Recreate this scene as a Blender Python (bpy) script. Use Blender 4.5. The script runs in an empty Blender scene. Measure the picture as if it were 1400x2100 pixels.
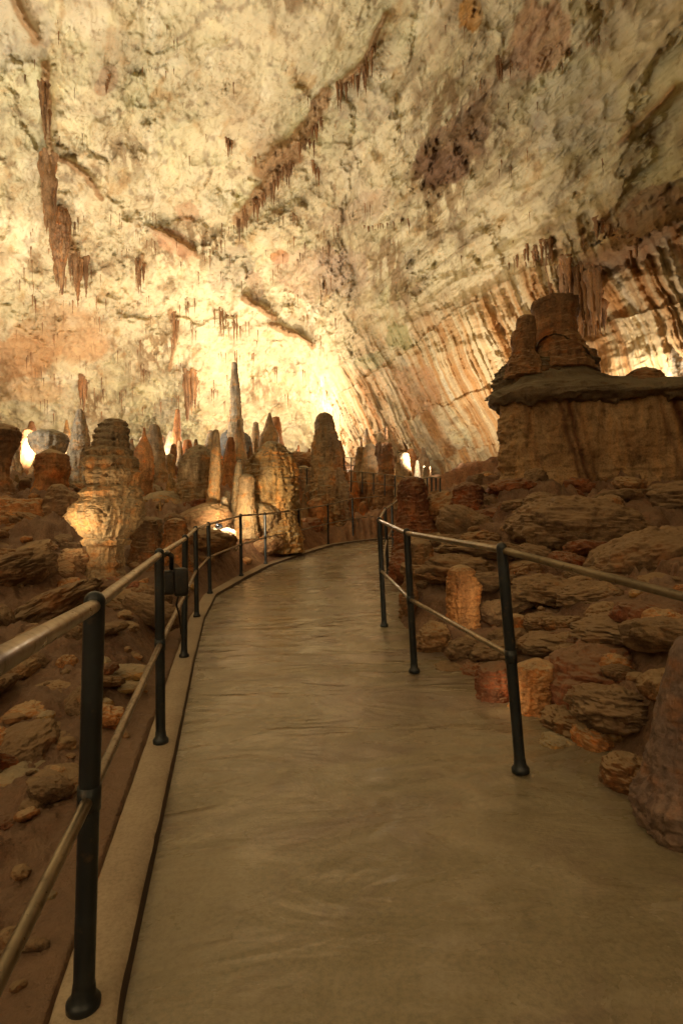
import bpy, math, random
import numpy as np
from mathutils import Vector, Matrix

random.seed(7)
rng = np.random.default_rng(11)
scene = bpy.context.scene
COL = scene.collection

# ------------------------------------------------------------------ camera
F = 1200.0                       # focal length in photo pixels (photo is 1400 x 2100)
PITCH, ROLL = math.radians(2.6), math.radians(1.7)
CAM = np.array([0.0, 0.0, 1.18])
fw = np.array([0, math.cos(PITCH), math.sin(PITCH)])
r0 = np.array([1.0, 0, 0])
u0 = np.array([0, -math.sin(PITCH), math.cos(PITCH)])
RT = math.cos(ROLL) * r0 - math.sin(ROLL) * u0
UP = math.sin(ROLL) * r0 + math.cos(ROLL) * u0

def P(px, py, d):
    return CAM + d * (fw + (px - 700.0) / F * RT + (1050.0 - py) / F * UP)

def project(dirs):
    z = dirs @ fw
    z = np.where(z > 0.05, z, 0.05)
    return 700 + F * (dirs @ RT) / z, 1050 - F * (dirs @ UP) / z

cd = bpy.data.cameras.new("camera")
cam = bpy.data.objects.new("camera", cd)
COL.objects.link(cam)
cd.sensor_fit = 'VERTICAL'
cd.sensor_height = 36.0
cd.lens = F / 2100.0 * 36.0
cd.clip_start, cd.clip_end = 0.02, 400
M = Matrix(((RT[0], UP[0], -fw[0], CAM[0]), (RT[1], UP[1], -fw[1], CAM[1]),
            (RT[2], UP[2], -fw[2], CAM[2]), (0, 0, 0, 1)))
cam.matrix_world = M
scene.camera = cam

# ------------------------------------------------------------------ numpy noise
_perm = np.random.default_rng(3).permutation(256)
_perm = np.concatenate([_perm, _perm, _perm])
_g = np.random.default_rng(5).normal(size=(256, 3))
_g /= np.linalg.norm(_g, axis=1)[:, None]

def perlin(p):
    i = np.floor(p).astype(np.int64)
    f = p - i
    i &= 255
    u = f * f * f * (f * (f * 6 - 15) + 10)
    out = 0
    for dx in (0, 1):
        wx = u[:, 0] if dx else 1 - u[:, 0]
        for dy in (0, 1):
            wy = u[:, 1] if dy else 1 - u[:, 1]
            for dz in (0, 1):
                wz = u[:, 2] if dz else 1 - u[:, 2]
                h = _perm[_perm[_perm[(i[:, 0] + dx) & 255] + ((i[:, 1] + dy) & 255)] + ((i[:, 2] + dz) & 255)]
                g = _g[h]
                out = out + wx * wy * wz * (g[:, 0] * (f[:, 0] - dx) + g[:, 1] * (f[:, 1] - dy) + g[:, 2] * (f[:, 2] - dz))
    return out * 1.5

def fbm(p, octv=4, gain=0.5, seed=0.0, ridged=False):
    p = np.asarray(p, float) + seed * 17.31
    a, s, tot = 1.0, 0.0, 0.0
    for k in range(octv):
        n = perlin(p * 2.03 ** k + k * 9.7)
        if ridged:
            n = 1 - 2 * np.abs(n)
        s = s + a * n
        tot += a
        a *= gain
    return s / tot

def sstep(a, b, x):
    t = np.clip((x - a) / (b - a), 0, 1)
    return t * t * (3 - 2 * t)

# ------------------------------------------------------------------ mesh helpers
def mesh_from(name, V, quads, tris=None, smooth=True, color=None):
    me = bpy.data.meshes.new(name)
    V = np.asarray(V, np.float32)
    me.vertices.add(len(V))
    me.vertices.foreach_set('co', V.ravel())
    quads = np.asarray(quads, np.int32).reshape(-1, 4)
    idx = quads.ravel()
    starts = np.arange(len(quads), dtype=np.int32) * 4
    if tris is not None and len(tris):
        tris = np.asarray(tris, np.int32).reshape(-1, 3)
        starts = np.concatenate([starts, len(idx) + np.arange(len(tris), dtype=np.int32) * 3])
        idx = np.concatenate([idx, tris.ravel()])
    me.loops.add(len(idx))
    me.loops.foreach_set('vertex_index', idx.astype(np.int32))
    me.polygons.add(len(starts))
    me.polygons.foreach_set('loop_start', starts.astype(np.int32))
    if smooth:
        me.polygons.foreach_set('use_smooth', np.ones(len(starts), bool))
    me.update(calc_edges=True)
    if color is not None:
        at = me.color_attributes.new('tint', 'FLOAT_COLOR', 'POINT')
        c = np.ones((len(V), 4), np.float32)
        c[:, :np.shape(color)[1]] = color
        at.data.foreach_set('color', c.ravel())
    me.validate()
    return me

def grid_quads(nu, nv, wrap=False):
    """vertex index = i*nv + j, i in rows (nu), j in columns (nv)"""
    i = np.arange(nu - 1)[:, None]
    j = np.arange(nv if wrap else nv - 1)[None, :]
    j2 = (j + 1) % nv
    return np.stack([i * nv + j, i * nv + j2, (i + 1) * nv + j2, (i + 1) * nv + j], -1).reshape(-1, 4)

def link(name, me, mat=None, parent=None, loc=None):
    o = bpy.data.objects.new(name, me)
    COL.objects.link(o)
    if mat is not None and me is not None and not me.materials:
        me.materials.append(mat)
    if parent is not None:
        o.parent = parent
    if loc is not None:
        o.location = loc
    return o

def tag(o, label=None, cat=None, group=None, kind=None):
    if label: o['label'] = label
    if cat: o['category'] = cat
    if group: o['group'] = group
    if kind: o['kind'] = kind
    return o

def empty(name, loc=(0, 0, 0)):
    o = bpy.data.objects.new(name, None)
    o.empty_display_size = 0.1
    COL.objects.link(o)
    o.location = loc
    return o

class MB:
    """collects tubes, discs and boxes into one mesh"""
    def __init__(s): s.V, s.Q, s.T, s.n = [], [], [], 0
    def add(s, V, Q, T=None):
        s.V.append(np.asarray(V, float)); s.Q.append(np.asarray(Q, int).reshape(-1, 4) + s.n)
        if T is not None: s.T.append(np.asarray(T, int).reshape(-1, 3) + s.n)
        s.n += len(V)
    def lathe(s, a, b, prof, seg=20):
        """prof: list of (t along a->b in metres, radius)"""
        a, b = np.asarray(a, float), np.asarray(b, float)
        ax = (b - a) / np.linalg.norm(b - a)
        ref = np.array([0, 0, 1.0]) if abs(ax[2]) < .9 else np.array([1.0, 0, 0])
        e1 = np.cross(ax, ref); e1 /= np.linalg.norm(e1); e2 = np.cross(ax, e1)
        th = np.arange(seg) * 2 * math.pi / seg
        ring = np.cos(th)[:, None] * e1 + np.sin(th)[:, None] * e2
        V = [a + ax * t + ring * max(r, 1e-4) for t, r in prof]
        s.add(np.concatenate(V), grid_quads(len(prof), seg, True)[:, ::-1])
    def tube(s, pts, r, seg=14):
        pts = [np.asarray(p, float) for p in pts]
        n = len(pts)
        rings = []
        th = np.arange(seg) * 2 * math.pi / seg
        for k in range(n):
            t = pts[min(k + 1, n - 1)] - pts[max(k - 1, 0)]
            t /= np.linalg.norm(t)
            ref = np.array([0, 0, 1.0]) if abs(t[2]) < .95 else np.array([1.0, 0, 0])
            e1 = np.cross(t, ref); e1 /= np.linalg.norm(e1); e2 = np.cross(t, e1)
            ring = np.cos(th)[:, None] * e1 + np.sin(th)[:, None] * e2
            if k == 0: rings.append(pts[k] + ring * 1e-4)
            rings.append(pts[k] + ring * r)
            if k == n - 1: rings.append(pts[k] + ring * 1e-4)
        s.add(np.concatenate(rings), grid_quads(len(rings), seg, True)[:, ::-1])
    def build(s, name, mat, parent=None, smooth=True, loc=None):
        V = np.concatenate(s.V); Q = np.concatenate(s.Q)
        if loc is not None: V = V - np.asarray(loc)
        me = mesh_from(name, V, Q, np.concatenate(s.T) if s.T else None, smooth)
        return link(name, me, mat, parent, loc)

# ------------------------------------------------------------------ materials
def new_mat(name):
    m = bpy.data.materials.new(name)
    m.use_nodes = True
    nt = m.node_tree
    return m, nt, nt.nodes['Principled BSDF']

def N(nt, t, **kw):
    n = nt.nodes.new(t)
    for k, v in kw.items():
        if k.startswith('_'): setattr(n, k[1:], v)
        else: n.inputs[k].default_value = v
    return n

def noise(nt, vec, scale, detail=6, rough=.55, dist=0.0):
    n = N(nt, 'ShaderNodeTexNoise', Scale=scale, Detail=detail, Roughness=rough, Distortion=dist)
    nt.links.new(vec, n.inputs['Vector'])
    return n.outputs['Fac']

def ramp(nt, fac, stops, interp='LINEAR'):
    r = nt.nodes.new('ShaderNodeValToRGB')
    r.color_ramp.interpolation = interp
    el = r.color_ramp.elements
    while len(el) < len(stops): el.new(0.5)
    for e, (p, c) in zip(el, stops):
        e.position = p
        e.color = (*c, 1) if len(c) == 3 else c
    nt.links.new(fac, r.inputs['Fac'])
    return r.outputs['Color']

def g(v): return (v, v, v)

def mix(nt, a, b, fac, mode='MIX'):
    n = nt.nodes.new('ShaderNodeMix')
    n.data_type = 'RGBA'; n.blend_type = mode
    for sock, v in ((n.inputs[6], a), (n.inputs[7], b)):
        if isinstance(v, tuple): sock.default_value = (*v, 1)
        else: nt.links.new(v, sock)
    if isinstance(fac, (int, float)): n.inputs[0].default_value = fac
    else: nt.links.new(fac, n.inputs[0])
    return n.outputs[2]

def math_(nt, op, a, b=None):
    n = nt.nodes.new('ShaderNodeMath'); n.operation = op
    for k, v in enumerate((a, b)):
        if v is None: continue
        if isinstance(v, (int, float)): n.inputs[k].default_value = v
        else: nt.links.new(v, n.inputs[k])
    return n.outputs[0]

def mapping(nt, vec, scale):
    m = nt.nodes.new('ShaderNodeMapping')
    m.inputs['Scale'].default_value = scale
    nt.links.new(vec, m.inputs['Vector'])
    return m.outputs['Vector']

def bump(nt, bsdf, layers):
    prev = None
    for h, strength, dist in layers:
        b = N(nt, 'ShaderNodeBump', Strength=strength, Distance=dist)
        nt.links.new(h, b.inputs['Height'])
        if prev is not None: nt.links.new(prev, b.inputs['Normal'])
        prev = b.outputs['Normal']
    nt.links.new(prev, bsdf.inputs['Normal'])

def objvec(nt):
    tc = nt.nodes.new('ShaderNodeTexCoord')
    oi = nt.nodes.new('ShaderNodeObjectInfo')
    va = nt.nodes.new('ShaderNodeVectorMath'); va.operation = 'ADD'
    mul = math_(nt, 'MULTIPLY', oi.outputs['Random'], 40.0)
    nt.links.new(tc.outputs['Object'], va.inputs[0]); nt.links.new(mul, va.inputs[1])
    return va.outputs[0]

def rock_mat(name, a, b, c, dust=None, stripe=0.35, scale=1.0, bumpd=0.02, layers=0.0, tint=True, dust_lo=.35, stain=(.05, .03, .02)):
    m, nt, bs = new_mat(name)
    v = objvec(nt)
    n1 = noise(nt, v, 1.7 * scale, 7, .6, .6)
    col = ramp(nt, n1, [(.28, a), (.5, b), (.72, c)])
    n2 = noise(nt, v, 7 * scale, 8, .65, .3)
    col = mix(nt, col, stain, ramp(nt, n2, [(.52, g(0)), (.72, g(.7))]))
    vs = mapping(nt, v, (7 * scale, 7 * scale, .8 * scale))
    n3 = noise(nt, vs, 1.0, 5, .6, .4)
    col = mix(nt, col, mix(nt, col, (1.6, 1.25, .85), 1.0, 'MULTIPLY'), math_(nt, 'MULTIPLY', ramp(nt, n3, [(.5, g(0)), (.62, g(1))]), stripe))
    col = mix(nt, col, mix(nt, col, (.42, .36, .34), 1.0, 'MULTIPLY'), math_(nt, 'MULTIPLY', ramp(nt, n3, [(.36, g(1)), (.46, g(0))]), stripe))
    n4 = noise(nt, v, 34 * scale, 6, .7)
    col = mix(nt, col, mix(nt, col, g(.62), 1.0, 'MULTIPLY'), ramp(nt, n4, [(.45, g(0)), (.65, g(1))]))
    if tint:
        at = nt.nodes.new('ShaderNodeAttribute'); at.attribute_name = 'tint'
        col = mix(nt, col, at.outputs['Color'], 1.0, 'MULTIPLY')
    if dust:
        ge = nt.nodes.new('ShaderNodeNewGeometry')
        sx = nt.nodes.new('ShaderNodeSeparateXYZ'); nt.links.new(ge.outputs['Normal'], sx.inputs[0])
        nz = math_(nt, 'ADD', sx.outputs['Z'], math_(nt, 'MULTIPLY', math_(nt, 'SUBTRACT', n2, .5), .9))
        col = mix(nt, col, dust, math_(nt, 'MULTIPLY', ramp(nt, nz, [(dust_lo, g(0)), (min(dust_lo + .4, 1), g(1))]), .75))
    nt.links.new(col, bs.inputs['Base Color'])
    nt.links.new(ramp(nt, n2, [(.3, g(.5)), (.7, g(.82))]), bs.inputs['Roughness'])
    bs.inputs['Specular IOR Level'].default_value = .35
    lay = [(n2, .8, bumpd * 2.0), (n4, .7, bumpd * .5)]
    if layers:
        vl = mapping(nt, v, (1.6, 1.6, 24))
        nl = noise(nt, vl, 1.0, 5, .6, .5)
        lay.insert(0, (nl, layers, .03))
    bump(nt, bs, lay)
    return m

MAT = {}
MAT['brown'] = rock_mat('brown_rock', (0.192, 0.0976, 0.046), (0.32, 0.177, 0.0862), (0.474, 0.293, 0.149), dust=(0.397, 0.281, 0.161), layers=.5)
MAT['slab'] = rock_mat('grey_layered_rock', (0.154, 0.0915, 0.0517), (0.243, 0.152, 0.0862), (0.346, 0.232, 0.132), dust=(0.32, 0.213, 0.121), layers=.6, stripe=.15)
MAT['orange'] = rock_mat('orange_flowstone', (0.333, 0.134, 0.0517), (0.512, 0.244, 0.092), (0.64, 0.354, 0.161), dust=(0.538, 0.415, 0.253), stripe=.5, dust_lo=.6)
MAT['gold'] = rock_mat('golden_dripstone', (.30, .17, .06), (.48, .31, .13), (.58, .44, .25), dust=(.40, .34, .24), stripe=.6)
MAT['red'] = rock_mat('red_brown_rock', (0.179, 0.061, 0.0322), (0.32, 0.122, 0.0575), (0.422, 0.195, 0.092), dust=(0.282, 0.183, 0.115), stripe=.3, layers=.6)
MAT['pale'] = rock_mat('pale_dripstone', (.34, .24, .14), (.52, .42, .28), (.62, .55, .42), dust=(.38, .36, .3), stripe=.5)
MAT['tan'] = rock_mat('tan_dripstone', (.28, .18, .09), (.42, .29, .16), (.52, .40, .25), dust=(.36, .30, .2), stripe=.5)
MAT['block'] = rock_mat('striped_block_rock', (.25, .14, .065), (.37, .235, .12), (.48, .335, .19), stripe=.3, layers=.15, tint=True)
MAT['cap'] = rock_mat('brown_grey_cap_rock', (.10, .07, .045), (.17, .125, .08), (.26, .205, .135), dust=(.23, .195, .13), stripe=.25, layers=.9)
MAT['pink'] = rock_mat('mauve_brown_rock', (.19, .125, .105), (.26, .18, .15), (.34, .25, .20), stripe=.2)
MAT['bluegrey'] = rock_mat('blue_grey_rock', (.20, .20, .20), (.28, .29, .30), (.36, .36, .36), stripe=.1, stain=(.12, .12, .13))
MAT['ground'] = rock_mat('cave_ground', (0.166, 0.0854, 0.0575), (0.282, 0.159, 0.0978), (0.41, 0.256, 0.155), dust=(0.333, 0.213, 0.138), stripe=.1, layers=.6, bumpd=.05, scale=1.5, dust_lo=.6, tint=True)
MAT['stalactite'] = rock_mat('brown_stalactite', (.20, .10, .045), (.32, .18, .085), (.42, .27, .14), stripe=.6)

def metal(name, colr, rough, metallic, spec=.5):
    m, nt, bs = new_mat(name)
    v = objvec(nt)
    n1 = noise(nt, v, 30, 6, .6)
    n2 = noise(nt, v, 4, 5, .6)
    col = mix(nt, colr, tuple(x * 1.9 + .008 for x in colr), ramp(nt, n2, [(.45, g(0)), (.7, g(1))]))
    col = mix(nt, col, (.10, .06, .035), ramp(nt, n1, [(.58, g(0)), (.72, g(.7))]))
    nt.links.new(col, bs.inputs['Base Color'])
    nt.links.new(ramp(nt, n1, [(.3, g(rough - .1)), (.7, g(rough + .15))]), bs.inputs['Roughness'])
    bs.inputs['Metallic'].default_value = metallic
    bump(nt, bs, [(n1, .25, .002)])
    return m
MAT['post'] = metal('blue_black_paint', (.012, .017, .022), .38, 0.0)
MAT['rail'] = metal('worn_steel_rail', (.20, .16, .11), .34, .75)
MAT['black'] = metal('black_plastic', (.008, .008, .009), .5, 0.0)

def path_mat():
    m, nt, bs = new_mat('tan_concrete')
    tc = nt.nodes.new('ShaderNodeTexCoord'); v = tc.outputs['Object']
    n1 = noise(nt, v, .9, 6, .6, .8)
    col = ramp(nt, n1, [(.3, (.225, .185, .115)), (.5, (.29, .24, .155)), (.7, (.36, .305, .205))])
    vs = mapping(nt, v, (1.3, 2.8, 1))
    n2 = noise(nt, vs, 1.1, 5, .6, 2.2)
    col = mix(nt, col, (.45, .38, .285), ramp(nt, n2, [(.52, g(0)), (.74, g(.55))]))
    n6 = noise(nt, v, .55, 4, .6, 2.5)
    col = mix(nt, col, (.235, .17, .145), ramp(nt, n6, [(.5, g(0)), (.62, g(.6))]))
    vw = mapping(nt, v, (1.0, 2.2, 1)); n7 = noise(nt, vw, 1.0, 2, .5, 2.5)
    col = mix(nt, col, (.50, .42, .31), ramp(nt, n7, [(.54, g(0)), (.66, g(.28)), (.76, g(0))]))
    n3 = noise(nt, v, 60, 4, .7)
    col = mix(nt, col, mix(nt, col, g(.72), 1.0, 'MULTIPLY'), ramp(nt, n3, [(.42, g(0)), (.7, g(1))]))
    n5 = noise(nt, v, 2.6, 7, .65, .4)
    col = mix(nt, col, (.18, .125, .10), ramp(nt, n5, [(.53, g(0)), (.72, g(.6))]))
    nt.links.new(col, bs.inputs['Base Color'])
    n8 = noise(nt, v, 1.5, 5, .6, 1.0)
    nt.links.new(math_(nt, 'ADD', ramp(nt, n2, [(.35, g(.08)), (.7, g(.20))]), ramp(nt, n8, [(.4, g(.06)), (.62, g(.22))])), bs.inputs['Roughness'])
    bs.inputs['Specular IOR Level'].default_value = .5
    bump(nt, bs, [(n7, .5, .05), (n2, .3, .025), (n5, .4, .02), (n3, .3, .003)])
    return m
MAT['path'] = path_mat()
def kerb_mat(name, a, b):
    m, nt, bs = new_mat(name)
    tc = nt.nodes.new('ShaderNodeTexCoord'); v = tc.outputs['Object']
    n1 = noise(nt, v, 2.5, 7, .6, .5)
    col = ramp(nt, n1, [(.3, a), (.7, b)])
    n3 = noise(nt, v, 70, 4, .7)
    col = mix(nt, col, mix(nt, col, g(.7), 1.0, 'MULTIPLY'), ramp(nt, n3, [(.42, g(0)), (.7, g(1))]))
    nt.links.new(col, bs.inputs['Base Color'])
    bs.inputs['Roughness'].default_value = .7
    bump(nt, bs, [(n1, .3, .01), (n3, .3, .003)])
    return m
MAT['kerb'] = kerb_mat('kerb_concrete', (.33, .25, .175), (.46, .37, .26))
MAT['kerbface'] = kerb_mat('shaded_kerb_face', (.045, .026, .02), (.085, .05, .035))  # dark brown paints the shade on the kerb's inner side

def shell_mat():
    m, nt, bs = new_mat('pale_cave_limestone')
    tc = nt.nodes.new('ShaderNodeTexCoord'); v = tc.outputs['Object']
    at = nt.nodes.new('ShaderNodeAttribute'); at.attribute_name = 'tint'
    col = at.outputs['Color']
    n1 = noise(nt, v, 1.3, 9, .65, .8)
    col = mix(nt, col, mix(nt, col, (.70, .60, .46), 1.0, 'MULTIPLY'), math_(nt, 'MULTIPLY', ramp(nt, n1, [(.5, g(0)), (.72, g(1))]), at.outputs['Alpha']))
    col = mix(nt, col, mix(nt, col, (1.15, 1.16, 1.08), 1.0, 'MULTIPLY'), ramp(nt, n1, [(.28, g(1)), (.46, g(0))]))
    n2 = noise(nt, v, 6, 8, .7, .4)
    col = mix(nt, col, mix(nt, col, (.60, .50, .38), 1.0, 'MULTIPLY'), ramp(nt, n2, [(.55, g(0)), (.72, g(1))]))
    nt.links.new(col, bs.inputs['Base Color'])
    bs.inputs['Roughness'].default_value = .75
    bs.inputs['Specular IOR Level'].default_value = .25
    rzn = at.outputs['Alpha']
    h1 = math_(nt, 'MULTIPLY', n1, rzn); h2 = math_(nt, 'MULTIPLY', n2, rzn)
    bump(nt, bs, [(h1, .7, .30), (h2, .9, .10)])
    return m
MAT['shell'] = shell_mat()

def emit_mat(name, colr, s):
    m = bpy.data.materials.new(name); m.use_nodes = True
    nt = m.node_tree; nt.nodes.clear()
    e = nt.nodes.new('ShaderNodeEmission'); e.inputs['Color'].default_value = (*colr, 1); e.inputs['Strength'].default_value = s
    o = nt.nodes.new('ShaderNodeOutputMaterial'); nt.links.new(e.outputs[0], o.inputs[0])
    return m
MAT['lens'] = emit_mat('lit_lamp_lens', (1, .93, .78), 12)

# ------------------------------------------------------------------ path geometry
LP = [(-.02, -.45)]                                   # left posts (x, y)
LPOST = [(195, 1212, 172, 2085, 1.40), (327, 1124, 330, 1527, 3.0), (380, 1096, 378, 1357, 4.67), (401, 1078, 404, 1273, 6.25),
         (427, 1070, 431, 1223, 7.7), (493, 1053, 495, 1184, 9.2), (543, 1050, 545, 1163, 10.6), (612, 1042, 614, 1140, 12.2), (672, 1032, 673, 1117, 14.0),
         (722, 1020, 724, 1103, 14.9)]
RPOST = [(1027, 1112, 1066, 1566, 2.62), (833, 1083, 849, 1368, 4.18), (777, 1060, 787, 1272, 5.66), (789, 1040, 795, 1172, 9.1), (803, 1032, 806, 1130, 12.0)]
Lb = np.array([P(a[2], a[3], a[4]) for a in LPOST]); Rb = np.array([P(a[2], a[3], a[4]) for a in RPOST])
_all = np.concatenate([Lb, Rb])
_pf = np.polyfit(np.append(_all[:, 1], [0, 0, 17]), np.append(_all[:, 2], [0.0, 0.0, 1.22]), 3)
def zpath(y):
    y = np.asarray(y, float)
    return np.where(y < 0, np.polyval(_pf, 0.0), np.polyval(_pf, np.clip(y, 0, 17)))
# left edge polyline = post line; then turning right in the distance
L_line = [(-.02, -.45)] + [(p[0], p[1]) for p in Lb] + [(1.2, 15.75), (2.4, 16.4), (5, 17.0)]
L_line = np.array(L_line); L_line = np.concatenate([[[.3, -2.5]], L_line])
def dense(line, n=160):
    line = np.asarray(line, float)
    s = np.concatenate([[0], np.cumsum(np.linalg.norm(np.diff(line, axis=0), axis=1))])
    t = np.linspace(0, s[-1], n)
    out = np.stack([np.interp(t, s, line[:, k]) for k in range(line.shape[1])], 1)
    for _ in range(2):
        out[1:-1] = .25 * out[:-2] + .5 * out[1:-1] + .25 * out[2:]
    return out
Ld = dense(L_line, 420)
yl = np.linspace(-2.5, 15.5, 200)
def xl_of(y): return np.interp(y, Ld[:, 1], Ld[:, 0])
XR = np.array([(-3, 1.25), (0, 1.2), (2, 1.18), (2.5, 1.16), (3, 1.08), (3.6, .90), (4.3, .64), (5, .54), (5.66, .50), (7.5, .66), (9.1, .88), (12, 1.30), (13.2, 1.7), (14.2, 2.4), (14.8, 5.0)])
def xr_of(y): return np.interp(y, XR[:, 0], XR[:, 1])
# normals of the left line
tg = np.gradient(Ld, axis=0); tg /= np.linalg.norm(tg, axis=1)[:, None]
nr = np.stack([tg[:, 1], -tg[:, 0]], 1)            # points to the right (into the path)
K_W = .075
inner, outer = Ld + nr * K_W, Ld - nr * K_W
zc = zpath(Ld[:, 1]) - .03
KH = .045
# path sheet: from the kerb to 0.9 m past the right edge (rocks rise through it)
Rd = np.array([(x + .55, y) for y, x in XR]); Rd = dense(Rd, 420)
nx = 24
rows = []
for k in range(len(Ld)):
    a = inner[k]; b = Rd[k]
    for j in range(nx):
        q = a + (b - a) * j / (nx - 1)
        rows.append((q[0], q[1], float(zpath(q[1])) - .03 * (1 - j / (nx - 1)) - .004 + .006 * math.sin(q[0] * 3 + q[1] * .9)))
tag(link('path', mesh_from('path', rows, grid_quads(len(Ld), nx)[:, ::-1]), MAT['path']), kind='structure')
kv = []
for k in range(len(Ld)):
    z = float(zc[k])
    for q, h in ((outer[k] - nr[k] * .02, -.25), (outer[k], KH - .008), (outer[k] + nr[k] * .01, KH), (inner[k] - nr[k] * .012, KH), (inner[k], KH - .012)):
        e_ = (0 if h < -.1 else .005) * float(perlin(np.array([[q[0] * 9, q[1] * 9, h * 40]]))[0])
        kv.append((q[0] + e_, q[1], z + h + e_))
tag(link('kerb', mesh_from('kerb', kv, grid_quads(len(Ld), 5)[:, ::-1], smooth=False), MAT['kerb']), kind='structure')
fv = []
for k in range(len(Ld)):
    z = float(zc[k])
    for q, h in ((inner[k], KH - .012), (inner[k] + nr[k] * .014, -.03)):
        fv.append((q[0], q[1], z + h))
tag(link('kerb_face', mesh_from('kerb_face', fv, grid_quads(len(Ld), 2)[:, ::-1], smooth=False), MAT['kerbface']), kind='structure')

# ------------------------------------------------------------------ ground
CT = [  # photo pixel, distance along the view axis
 (60, 2080, 1.5), (-200, 1900, 2.0), (40, 1760, 2.15), (0, 1650, 2.6), (0, 1500, 3.2), (120, 1450, 3.5), (0, 1350, 4.1), (-200, 1350, 4.1), (120, 1300, 4.7),
 (0, 1240, 5.3), (200, 1400, 3.8), (250, 1330, 4.4), (200, 1235, 5.8), (100, 1180, 6.5), (-200, 1180, 6.5), (0, 1130, 7.3), (0, 1060, 8.6), (-250, 1060, 8.8), (90, 1040, 9.0),
 (0, 1010, 10.0), (90, 1010, 10.4), (200, 1190, 7.0), (320, 1180, 7.6), (330, 1110, 9.5), (300, 1050, 12), (250, 1030, 13), (330, 1010, 15), (420, 1060, 11.5),
 (470, 1140, 9.6), (520, 1130, 10.6), (560, 1085, 12.5), (640, 1100, 13.6), (500, 1070, 13), (440, 1010, 15), (560, 1062, 15), (640, 1078, 15.5), (720, 1074, 17), (690, 1045, 19), (770, 1050, 19.5),
 (600, 985, 20), (700, 990, 22), (780, 990, 23), (500, 975, 21), (400, 985, 20), (300, 985, 20), (150, 1000, 17), (20, 1005, 15), (-200, 1000, 15),
 (550, 958, 27), (680, 965, 28), (400, 962, 28), (200, 968, 26), (0, 975, 24), (-300, 980, 22), (600, 940, 38), (300, 945, 36), (0, 955, 34),
 (830, 1130, 8.0), (850, 1085, 9.5), (860, 1040, 12), (880, 1000, 16), (850, 985, 20), (900, 1080, 9), (940, 1050, 9.5), (960, 1010, 11.5), (1000, 990, 14), (950, 985, 20),
 (870, 1230, 5.6), (900, 1170, 6.4), (960, 1130, 6.9), (930, 1300, 4.9), (1000, 1230, 5.4), (1050, 1140, 6.5), (1000, 1380, 4.1), (1080, 1290, 4.7), (1120, 1240, 5.2),
 (1080, 1430, 3.7), (1160, 1290, 4.25), (1200, 1200, 5.1), (1200, 1110, 6.4), (1180, 1040, 7.6), (1050, 1060, 8.0), (1050, 1015, 9.5), (1200, 1015, 9.6), (1380, 1010, 8.6), (1340, 1080, 6.6),
 (1180, 1480, 3.05), (1250, 1420, 3.1), (1280, 1300, 3.6), (1300, 1560, 2.7), (1360, 1470, 2.6), (1370, 1310, 3.1), (1400, 1200, 4.2), (1420, 1650, 2.15), (1600, 1300, 3.0), (1600, 1600, 2.0), (1700, 1100, 6), (1600, 1000, 9),
 (1250, 870, 13), (1400, 860, 12.5), (1600, 850, 12), (1080, 900, 16), (1250, 800, 18), (1450, 780, 18),
]
cp = np.array([P(*c) for c in CT])
extra = np.array([(-2.5, -3, -.3), (-6, -4, -.2), (3, -3, .6), (6, -4, 1.2), (-12, 4, .2), (-16, 12, 2.0), (-20, 25, 4.5), (12, 3, 3.2), (14, 10, 5.0), (18, 22, 6.0), (0, 45, 6.8), (-10, 42, 6.6), (10, 42, 6.8), (4.6, 22, 2.8), (0, -12, 0), (-12, -12, .5), (12, -12, 2.5)])
cp = np.concatenate([cp, extra])
def warp(x, y): 
    w = np.maximum(y, -1.0) + 3.0
    return np.stack([x / w * 3.2, np.log(w) * 2.2 + np.minimum(y + 1, 0) * .2], -1)
cu = warp(cp[:, 0], cp[:, 1])
def tpk(r2): return .5 * r2 * np.log(r2 + 1e-9)
n = len(cp)
K = tpk(((cu[:, None] - cu[None]) ** 2).sum(-1)) + .012 * np.eye(n)
Pm = np.concatenate([np.ones((n, 1)), cu], 1)
A = np.block([[K, Pm], [Pm.T, np.zeros((3, 3))]])
sol = np.linalg.solve(A, np.concatenate([cp[:, 2], np.zeros(3)]))
def tps(x, y):
    u = warp(x, y)
    out = np.empty(len(u))
    for s in range(0, len(u), 40000):
        e = slice(s, s + 40000)
        k = tpk(((u[e, None] - cu[None]) ** 2).sum(-1))
        out[e] = k @ sol[:n] + sol[n] + u[e] @ sol[n + 1:]
    return out

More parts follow.
